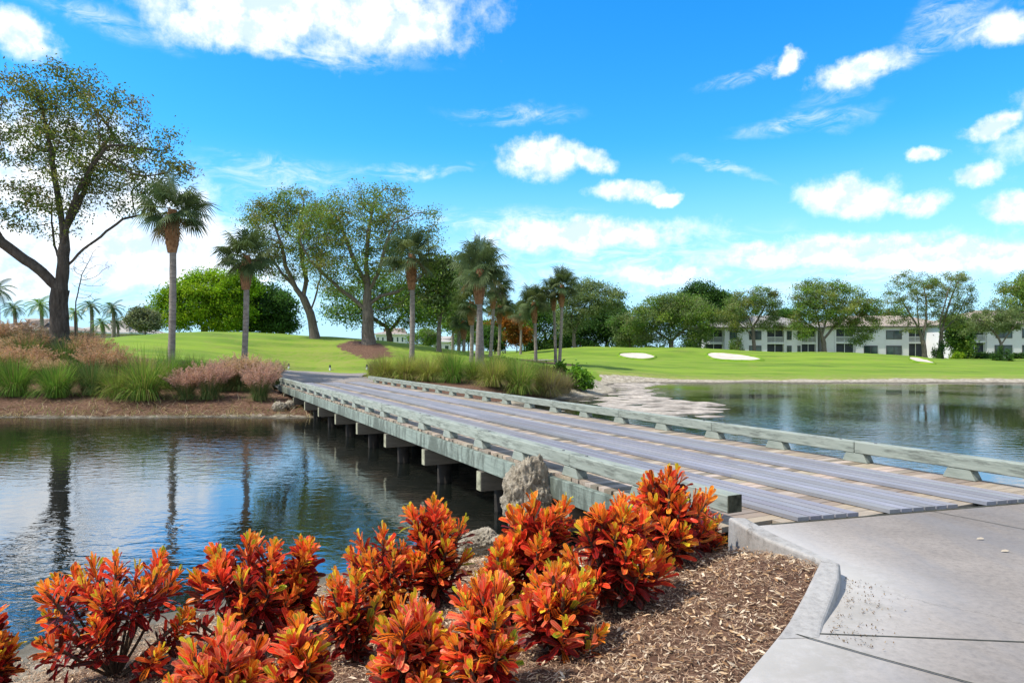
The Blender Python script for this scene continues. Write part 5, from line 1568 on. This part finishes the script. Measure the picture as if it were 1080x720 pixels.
def condo(Y, segs, label, eave_py=346.0, ridge_py=333.0, roofm='roofg', depth=13.0, hip=True, ridge_in=None):
    """segs: (px0, px1, kind, setback); kind 'wall' | 'lanai' | ('win', px0, px1 upper, px0, px1 lower)"""
    s = Y / FPX
    X = lambda px: (px - 540.0) * s
    xa, xb = X(segs[0][0]), X(segs[-1][1]); xc = (xa + xb) / 2
    g = min(gz(X(segs[0][0]), Y), gz(X(segs[-1][1]), Y)) - .3
    root = empty('condominium', (xc, Y, g), 0, label, 'building')
    ze = CAM_H - (eave_py - HORIZON) * s - g; zr = CAM_H - (ridge_py - HORIZON) * s - g
    z1 = .45; zf = ze * .5 + .12
    walls = MB(); slabs = MB()
    walls.box(xa - xc, xb - xc, 3.2, depth, 0, ze)          # inner body behind the balconies
    for px0, px1, kind, sb in segs:
        a, b = X(px0) - xc, X(px1) - xc
        if kind == 'lanai':
            walls.box(a - .14, a + .14, sb, 3.3, 0, ze); walls.box(b - .14, b + .14, sb, 3.3, 0, ze)
            slabs.box(a + .15, b - .15, sb + .05, 3.19, zf - .16, zf + .14); slabs.box(a + .15, b - .15, sb + .02, 3.19, ze - .34, ze - .003)
            for zz, top, rl in ((0.0, zf - .16, 0), (zf + .14, ze - .34, 1)):
                sc = MB().box(a + .16, b - .16, sb + .55, sb + .60, zz, top).build('lanai_screen', M['screen'], root)
                n = max(2, int((b - a) / 1.35))
                for k in range(n + 1):
                    xx = a + .2 + (b - a - .4) * k / n
                    MB().box(xx - .045, xx + .045, sb + .36, sb + .46, zz, top).build('post', M['pale'], sc)
                if rl:
                    rm = MB(); rm.box(a + .16, b - .16, sb + .12, sb + .20, zz + .98, zz + 1.08); rm.box(a + .16, b - .16, sb + .12, sb + .20, zz + .06, zz + .14)
                    nb = int((b - a) / .16)
                    for k in range(nb):
                        xx = a + .22 + k * .16
                        rm.box(xx - .025, xx + .025, sb + .14, sb + .18, zz + .141, zz + .979)
                    rm.build('railing', M['pale'], root)
        else:
            walls.box(a, b, sb, 3.25, 0, ze - .002)
            if kind != 'wall':
                for zz, hh, lst in ((zf + .75, 1.55, kind[0]), (z1 + .55, 1.6, kind[1])):
                    for (p0, p1) in lst:
                        wa, wb = X(p0) - xc, X(p1) - xc
                        fr = MB()
                        for (q0, q1, r0, r1) in ((wa, wb, zz - .09, zz), (wa, wb, zz + hh, zz + hh + .09), (wa, wa + .09, zz + .001, zz + hh - .001), (wb - .09, wb, zz + .001, zz + hh - .001), ((wa + wb) / 2 - .05, (wa + wb) / 2 + .05, zz + .001, zz + hh - .001)):
                            fr.box(q0, q1, sb - .07, sb + .04, r0, r1)
                        f = obj('window', fr.mesh('window', M['frame']), root)
                        obj('pane', MB().box(wa + .08, wb - .08, sb - .035, sb + .02, zz + .001, zz + hh - .001).mesh('pane', M['glass']), f)
    bmesh.ops.recalc_face_normals(walls.bm, faces=walls.bm.faces)
    obj('wall', walls.mesh('wall', M['stucco']), root)
    obj('floor_slab', slabs.mesh('floor_slab', M['pale']), root)
    rf = hip_roof(xa - xc, xb - xc, 0.0, depth, ze + .22, zr, .75, ridge_in).build('roof', M['roofg' if roofm == 'roofg' else roofm], root)
    obj('eave', MB().box(xa - xc - .73, xb - xc + .73, -.73, depth + .73, ze, ze + .218).mesh('eave', M['fascia']), rf)
    return root

condo(131, [(744, 764.5, 'lanai', .6), (764.5, 809, ([(769.5, 777.5), (790, 803)], [(769.5, 777.5), (790, 803)]), 0), (809, 828.5, 'lanai', .3), (828.5, 842, ([(831, 836)], [(831, 836)]), .5),
            (842, 849, ([(843, 848)], [(843, 848)]), 1.6), (849, 866, 'lanai', 1.8)],
      'white two-storey condominium at the left with a grey hipped roof and corner screened balcony', 346, 331)
condo(133, [(869, 882, 'wall', .4), (882, 903, 'lanai', .3), (903, 928, ([], [(911, 925.5)]), 0), (928, 958.5, ([(934.5, 951)], [(934.5, 951)]), 0), (958.5, 984, 'lanai', .2), (984, 1009, ([(988, 991), (995.5, 999.5), (1003, 1007)], [(988, 991), (995.5, 999.5), (1003, 1007)]), .5)],
      'white two-storey condominium in the middle, half hidden by the large lush oak', 345, 331, 'roofb')
condo(122, [(1015, 1019, 'wall', .3), (1019, 1041, 'lanai', .2), (1041, 1074, ([(1050, 1067.5)], [(1049, 1067.5)]), 0), (1074, 1110, ([(1078, 1094)], [(1078, 1094)]), 0), (1110, 1132, 'lanai', .2), (1132, 1150, 'wall', 0)],
      'white two-storey condominium at the right edge with tall dark windows', 342.5, 325, 'roofb')

def house(Y, px0, px1, eave_py, ridge_py, label, roofm, wallm, name='house', wins=4, storeys=1, depth=12):
    s = Y / FPX; X = lambda px: (px - 540.0) * s
    xa, xb = X(px0), X(px1); xc = (xa + xb) / 2
    g = gz(xc, Y) - .3
    root = empty(name, (xc, Y, g), 0, label, 'building')
    ze = CAM_H - (eave_py - HORIZON) * s - g; zr = CAM_H - (ridge_py - HORIZON) * s - g
    MB().box(xa - xc, xb - xc, 0, depth, 0, ze).build('wall', M[wallm], root)
    rf = hip_roof(xa - xc, xb - xc, 0, depth, ze + .2, zr, .8).build('roof', M[roofm], root)
    obj('eave', MB().box(xa - xc - .78, xb - xc + .78, -.78, depth + .78, ze + .003, ze + .198).mesh('eave', M['pale']), rf)
    for st in range(storeys):
        zz = ze * (st + .38) / storeys
        for k in range(wins):
            a = (xa - xc) + (xb - xa) * (k + .3) / wins; b = a + (xb - xa) * .45 / wins
            h = min(1.5, ze * .4 / storeys)
            fr = MB()
            for q in ((a, b, zz - .08, zz), (a, b, zz + h, zz + h + .08), (a, a + .08, zz + .001, zz + h - .001), (b - .08, b, zz + .001, zz + h - .001)):
                fr.box(q[0], q[1], -.06, .03, q[2], q[3])
            f = obj('window', fr.mesh('window', M['pale']), root)
            obj('pane', MB().box(a + .07, b - .07, -.03, .02, zz + .001, zz + h - .001).mesh('pane', M['glass']), f)
    return root
house(82, -32, 40, 349, 333.5, 'low house with a broad salmon-tan tiled roof at the left edge behind the grasses', 'roofb', 'stucco2')
house(100, 68, 134, 352, 336, 'low house with a pale grey-tan roof between the oak trunk and the coconut palms', 'roofgy', 'stucco2')
house(165, 396, 427, 353, 345, 'distant white house with a pinkish roof and rows of windows behind the broad oak', 'roofb', 'stucco', wins=6, storeys=2)
house(170, 456, 476, 361, 354, 'tiny distant white house seen under the thin two-stemmed tree', 'roofgy', 'stucco', wins=2)
house(150, 750, 752 + 0.1, 372, 371, 'x', 'roofgy', 'stucco', wins=1) if False else None

# ------------------------------------------------------------------ little marker posts on the lawn edge
for px, lb in ((304.5, 'tiny white post with dark cap at the lawn edge, leftmost of three'),
               (348, 'tiny white post with dark cap at the lawn edge, middle one of three'),
               (387, 'tiny white post with a dark cap beside the far end of the right rail')):
    p = PY(px, 391, 50); z = gz(p[0], p[1])
    r_ = empty('marker_post', (p[0], p[1], z), 0, lb, 'marker post', 'marker posts along the path')
    MB().cyl(0, 0, -.05, .22, .07, .06, 10).build('post', M['pale'], r_)
    MB().cyl(0, 0, .22, .40, .085, .05, 10).build('cap', M['frame'], r_)

# ------------------------------------------------------------------ crotons
YG = ((.62, .50, .02), (.92, .68, .05)); GRN = ((.17, .33, .015), (.75, .62, .04)); ORA = ((1.0, .20, .014), (1.0, .50, .06))
RED = ((.80, .022, .020), (1.0, .14, .04)); SCAR = ((1.0, .070, .034), (1.0, .32, .06)); BLK = ((.075, .018, .008), (1.0, .24, .02)); MAR = ((.13, .008, .010), (.42, .022, .014)); DRK = ((.035, .012, .010), (.15, .024, .012))
PINKR = ((.95, .085, .055), (1.0, .36, .16))
def croton(px, pyb, Y, hpx, wpx, seed, label, nros=11, ll=.145, warm=.5, lean=0.0, pink=0.0):
    rng = np.random.default_rng(seed); s = Y / FPX
    b = PY(px, pyb, Y); z = gz(b[0], b[1])
    nros = int(nros * 1.55); wpx *= 1.16; hpx *= .97; ll *= rng.uniform(.76, .94)
    H = CAM_H - (pyb - hpx - HORIZON) * s - z; Wd = wpx * s
    base = np.array((b[0], b[1], z - .02))
    root = empty('croton_shrub', tuple(base), 0, label, 'shrub', 'crotons in the planting bed')
    VV = []; UV = []; T1 = []; T2 = []; FF = []; nv = 0
    pts = [np.zeros(3)]; par = [-1]
    rows = 7
    vv = np.array([0, .14, .34, .55, .75, .91, 1.0]); prof = np.array([.16, .36, .64, .90, 1.0, .90, .40])
    for k in range(nros):
        if k == 0: tip = np.array((lean * Wd, 0, H - ll * .55)); out = np.array((0, 0, 1.0))
        else:
            t = k / (nros - 1); azm = k * 2.39996 + rng.uniform(-.35, .35) + seed
            rad = (Wd / 2 - ll * .55) * (.35 + .65 * t ** .6) * rng.uniform(.85, 1.1)
            zt = (H - ll * .5) * (1.0 - .10 * rng.random() - .52 * t ** 1.5)
            zt *= rng.uniform(.80, 1.08); rad *= rng.uniform(.70, 1.22)
            if t > .45: zt *= rng.uniform(.85, 1.15)
            zt = min(zt, H - ll * .5)
            tip = np.array((math.cos(azm) * rad + lean * Wd * (1 - t), math.sin(azm) * rad, zt))
            out = unit(np.array((math.cos(azm), math.sin(azm), 0)) * (.25 + .55 * t) + np.array((0, 0, 1.0)))
        # stem: from the base up to the rosette
        pr = 0; st = np.zeros(3) + np.array((tip[0], tip[1], 0)) * .12
        for f in (.35, .7, 1.0):
            q_ = st + (tip - st) * f; q_[:2] *= (.75 + .25 * f)
            pts.append(q_ - out * .02 * (f == 1)); par.append(pr); pr = len(pts) - 1
        nl = int(rng.integers(34, 56)); span = rng.uniform(.22, .44)
        sd0 = unit(np.cross(out, (0.3, 1, .1))); sd1 = np.cross(out, sd0)
        rwarm = np.clip(warm + rng.uniform(-.3, .3), 0, 1)
        for i in range(nl):
            t = (i + .5) / nl
            a = i * 2.39996 + rng.uniform(-.25, .25)
            o = sd0 * math.cos(a) + sd1 * math.sin(a)
            pit = R(10 + 76 * t ** .9) + rng.uniform(-.15, .15)
            d = out * math.cos(pit) + o * math.sin(pit)
            p0 = tip - out * span * t + rng.normal(size=3) * .008
            L_ = ll * (.62 + .55 * min(1, t * 2.2)) * rng.uniform(.8, 1.18)
            w = L_ * rng.uniform(.10, .16)
            bend = rng.uniform(-.55, .75) * (.4 + t); tw = rng.uniform(-.8, .8)
            side = unit(np.cross(d, out + 1e-3)); nn = np.cross(side, d)
            if nn @ out < 0: nn = -nn
            c_, s_ = math.cos(tw), math.sin(tw)
            side, nn = side * c_ + nn * s_, nn * c_ - side * s_
            # spine curves back and down towards the tip
            cur = p0.copy(); dd = d.copy(); sp = [cur.copy()]
            for j in range(1, rows):
                dl = (vv[j] - vv[j - 1]) * L_
                dd = unit(dd + (-nn * .55 + np.array((0, 0, -.45))) * bend * (vv[j] - vv[j - 1]) * 1.3)
                cur = cur + dd * dl; sp.append(cur.copy())
            sp = np.array(sp); wave = np.sin(vv * 9 + rng.uniform(0, 6)) * .22 * w
            cup = rng.uniform(.10, .75)
            wv = (prof * w)[:, None]
            Lf = sp - side * wv + nn * (cup * wv + wave[:, None]); Rt = sp + side * wv + nn * (cup * wv - wave[:, None])
            V = np.stack([Lf, sp, Rt], 1).reshape(-1, 3)
            u3 = np.stack([np.stack([np.full(rows, u), vv], 1) for u in (0., .5, 1.)], 1).reshape(-1, 2)
            g = np.arange(rows * 3).reshape(rows, 3)
            F = np.concatenate([np.stack([g[:-1, m], g[:-1, m + 1], g[1:, m + 1], g[1:, m]], -1) for m in (0, 1)])
            x = t + rng.normal() * .10 - (rwarm - .5) * .18
            r = rng.random()
            if x < .08: pal = YG if r < .42 else (GRN if r < .55 else ORA)
            elif x < .23: pal = ORA if r < .42 else (SCAR if r < .72 else (BLK if r < .92 else YG))
            elif x < .45: pal = SCAR if r < .40 else (RED if r < .68 else (BLK if r < .88 else (ORA if r < .96 else GRN)))
            elif x < .61: pal = RED if r < .46 else (MAR if r < .76 else (BLK if r < .92 else SCAR))
            else: pal = MAR if r < .62 else DRK
            if pink and rng.random() < pink and pal in (SCAR, RED, ORA): pal = PINKR
            k1 = rng.uniform(.72, 1.2)
            VV.append(V); UV.append(u3); FF.append(F + nv); nv += len(V)
            T1.append(np.tile(np.array(pal[0]) * k1, (len(V), 1))); T2.append(np.tile(np.array(pal[1]) * min(1.05, k1 * 1.05), (len(V), 1)))
    me = np_mesh('foliage', np.concatenate(VV), [np.concatenate(FF)], M['croton'], cols={'tint': np.concatenate(T1), 'vein': np.concatenate(T2)}, uv=np.concatenate(UV), smooth=True)
    obj('foliage', me, root)
    n = len(pts); V, F = tubes(np.array(pts), np.array(par), np.full(n, .011))
    obj('stem', np_mesh('stem', V, F, M['stem'], smooth=True), root)
    return root

croton(-18, 742, 4.3, 118, 86, 1, 'croton cut by the left edge of the picture, only a few red leaf tips showing', 9, warm=.4)
croton(14, 792, 3.3, 74, 50, 2, 'low orange croton tip poking up at the bottom left corner', 6, warm=.7)
croton(122, 716, 4.95, 146, 146, 3, 'croton standing alone nearest the left edge, orange on top and dark maroon below', 15, warm=.6)
croton(262, 690, 5.15, 138, 124, 4, 'tall deep red croton against the water, second from the left', 14, warm=.35)
croton(318, 668, 5.35, 110, 50, 16, 'narrow upright croton touching the right side of the tall deep red one', 6, warm=.45)
croton(232, 775, 3.75, 128, 118, 5, 'low pinkish-red croton cut by the bottom edge, below the tall deep red one', 10, ll=.15, warm=.6, pink=.6)
croton(316, 772, 3.7, 136, 66, 6, 'croton with broad orange leaves edged in red, at the bottom edge beside the pinkish-red one', 7, ll=.16, warm=.7, pink=.4)
croton(372, 704, 4.55, 118, 74, 7, 'small orange-topped croton with bare dark stems showing beneath', 8, ll=.125, warm=.85)
croton(404, 655, 5.5, 110, 90, 8, 'croton with one lime-green leaf on its left shoulder, behind the small orange-topped one', 10, warm=.4)
croton(458, 640, 5.75, 126, 82, 9, 'tallest croton before the dark water under the bridge, yellow-green at the tip', 11, warm=.4)
croton(436, 752, 3.75, 136, 98, 10, 'pink-orange croton at the bottom edge, left of the yellow-topped one', 10, ll=.14, warm=.7, pink=.5)
croton(510, 752, 3.62, 160, 104, 11, 'croton with a bright yellow-orange crown at the bottom edge', 12, ll=.15, warm=.75, pink=.35)
croton(527, 640, 4.9, 78, 62, 12, 'half-hidden croton between the yellow-crowned one and the low boulder', 7, warm=.55)
croton(562, 648, 5.2, 138, 100, 13, 'tall croton with orange and black striped leaves below the bridge boulder', 13, warm=.5)
croton(590, 694, 4.15, 112, 96, 14, 'orange-red croton over the mulch, in front of the striped tall one', 11, ll=.135, warm=.65, pink=.3)
croton(652, 642, 4.7, 126, 104, 15, 'wide croton left of the last tall one, green leaves round its foot', 14, warm=.5)
croton(705, 604, 5.5, 122, 88, 17, 'tallest croton at the right end of the row, in front of the rail end', 13, warm=.5)
croton(744, 590, 5.8, 68, 46, 18, 'small dark-footed croton at the very end of the row beside the kerb', 6, ll=.12, warm=.4)

# ------------------------------------------------------------------ loose cover on the planting bed
rng = np.random.default_rng(77)
def in_bed(n, xr=(-5.5, 2.4), yr=(2.2, 8.8), margin=.02):
    x = rng.uniform(*xr, n); y = rng.uniform(*yr, n)
    ok = (sdf(PAVE, x, y) > margin) & (sdf(POND, x, y) > .35) & (x < 2.3)
    return x[ok], y[ok]
M['litter'] = m_leaf('dry_leaf', .15, .0)
# curled fallen leaves
x, y = in_bed(30000)
dens = np.exp(-((np.maximum(0, -(x - .6))) / 2.2)); k = rng.random(len(x)) < dens * .95
x, y = x[k], y[k]; n = len(x)
P = np.column_stack([x, y, height(x, y) + rng.uniform(.012, .03, n)])
V, F = [], []
d = rng.uniform(0, 2 * np.pi, n); L_ = rng.uniform(.018, .062, n); Wd = L_ * rng.uniform(.20, .34, n)
ax = np.stack([np.cos(d), np.sin(d), rng.normal(0, .22, n)], 1); ax = unit(ax); sd = unit(np.cross(ax, np.array((0, 0, 1.)) + rng.normal(0, .30, (n, 3)))); nn = np.cross(sd, ax)
cup = rng.uniform(-.25, .35, n)
def row(t, w, h): return P + ax * (L_ * t)[:, None] + sd * (Wd * w)[:, None] + nn * (L_ * h)[:, None]
cc = cup[:, None]
V = np.stack([row(-.5, 0, 0) + nn * cc * .02, row(-.12, .5, 0) + nn * cc * L_[:, None] * .3, row(-.12, -.5, 0) + nn * cc * L_[:, None] * .3, row(.2, .42, .03) + nn * cc * L_[:, None] * .4, row(.2, -.42, .03) + nn * cc * L_[:, None] * .4, row(.5, 0, .06)], 1).reshape(-1, 3)
q = np.array([[2, 1, 3, 4]]); t3 = np.array([[0, 1, 2], [4, 3, 5]])
F4 = (np.arange(n) * 6)[:, None, None] + q[None]; F3 = (np.arange(n) * 6)[:, None, None] + t3[None]
lc = np.array([(.54, .38, .23), (.44, .28, .15), (.62, .47, .31), (.32, .18, .09), (.70, .57, .41)])
c = lc[rng.integers(0, 5, n)] * rng.uniform(.7, 1.15, (n, 1))
tag(obj('leaf_litter', np_mesh('leaf_litter', V, [F4.reshape(-1, 4), F3.reshape(-1, 3)], M['litter'], cols={'tint': np.repeat(c, 6, 0)})), kind='stuff')
# pine straw and bark shreds
x, y = in_bed(110000, margin=-.01); n = len(x)
P = np.column_stack([x, y, height(x, y) + rng.uniform(.002, .022, n)])
d = rng.uniform(0, 2 * np.pi, n); L_ = rng.uniform(.02, .10, n) * rng.choice([.5, 1.], n); Wd = rng.uniform(.0012, .0030, n)
ax = unit(np.stack([np.cos(d), np.sin(d), rng.normal(0, .16, n)], 1)); sd = np.stack([-np.sin(d), np.cos(d), 0 * d], 1)
kink = rng.normal(0, .18, n)
A_, B_, C_ = P - ax * L_[:, None] * .5, P + sd * (L_ * kink)[:, None] + np.array((0, 0, .006)), P + ax * L_[:, None] * .5
w = Wd[:, None] * sd
V = np.stack([A_ - w, A_ + w, B_ - w, B_ + w, C_ - w, C_ + w], 1).reshape(-1, 3)
q = np.array([[0, 1, 3, 2], [2, 3, 5, 4]])
F = ((np.arange(n) * 6)[:, None, None] + q[None]).reshape(-1, 4)
sc_ = np.array([(.32, .205, .13), (.44, .30, .195), (.21, .125, .078), (.52, .385, .265), (.12, .07, .045)])
c = sc_[rng.integers(0, 5, n)] * rng.uniform(.7, 1.2, (n, 1))
tag(obj('pine_straw', np_mesh('pine_straw', V, [F], M['litter'], cols={'tint': np.repeat(c, 6, 0)})), kind='stuff')
# crumbs and scraps of leaf against the kerb on the path
n = 260
t = rng.random(n); kk = np.array(ki[2:7])[:, :2]; i = (t * (len(kk) - 1)).astype(int); f = (t * (len(kk) - 1) - i)[:, None]
o = kk[i] * (1 - f) + kk[i + 1] * f + np.array((.82, -.57)) * np.abs(rng.normal(0, .16, n))[:, None] + .03 * np.array((.82, -.57))
P = np.column_stack([o, rng.uniform(.006, .012, n)])
V, F = leaf_quads(P, .015, rng, up=3, aspect=.5, fold=.05)
V[:, 2] = np.clip(V[:, 2], .004, .03)
c = lc[rng.integers(0, 5, n)] * rng.uniform(.15, .5, (n, 1))
tag(obj('path_crumbs', np_mesh('path_crumbs', V, [F], M['litter'], cols={'tint': np.repeat(c, 4, 0)})), kind='stuff')
for px, py, lb in ((1034, 569, 'pale fallen leaf on the path, the upper one'), (1060, 582, 'pale crumpled scrap on the path, below the other fallen leaf')):
    p = PZ(px, py, 0); V = np.array([(-.034, 0, .004), (-.015, .012, .012), (.016, .015, .016), (.036, .004, .008), (.012, -.013, .006), (-.02, -.010, .005)])
    tag(obj('fallen_leaf', np_mesh('fallen_leaf', V, [np.array([[0, 5, 4, 3, 2, 1]])], M['litter'], cols={'tint': np.tile((.46, .39, .30), (6, 1))}), None, (p[0], p[1], .003)), lb, 'leaf')
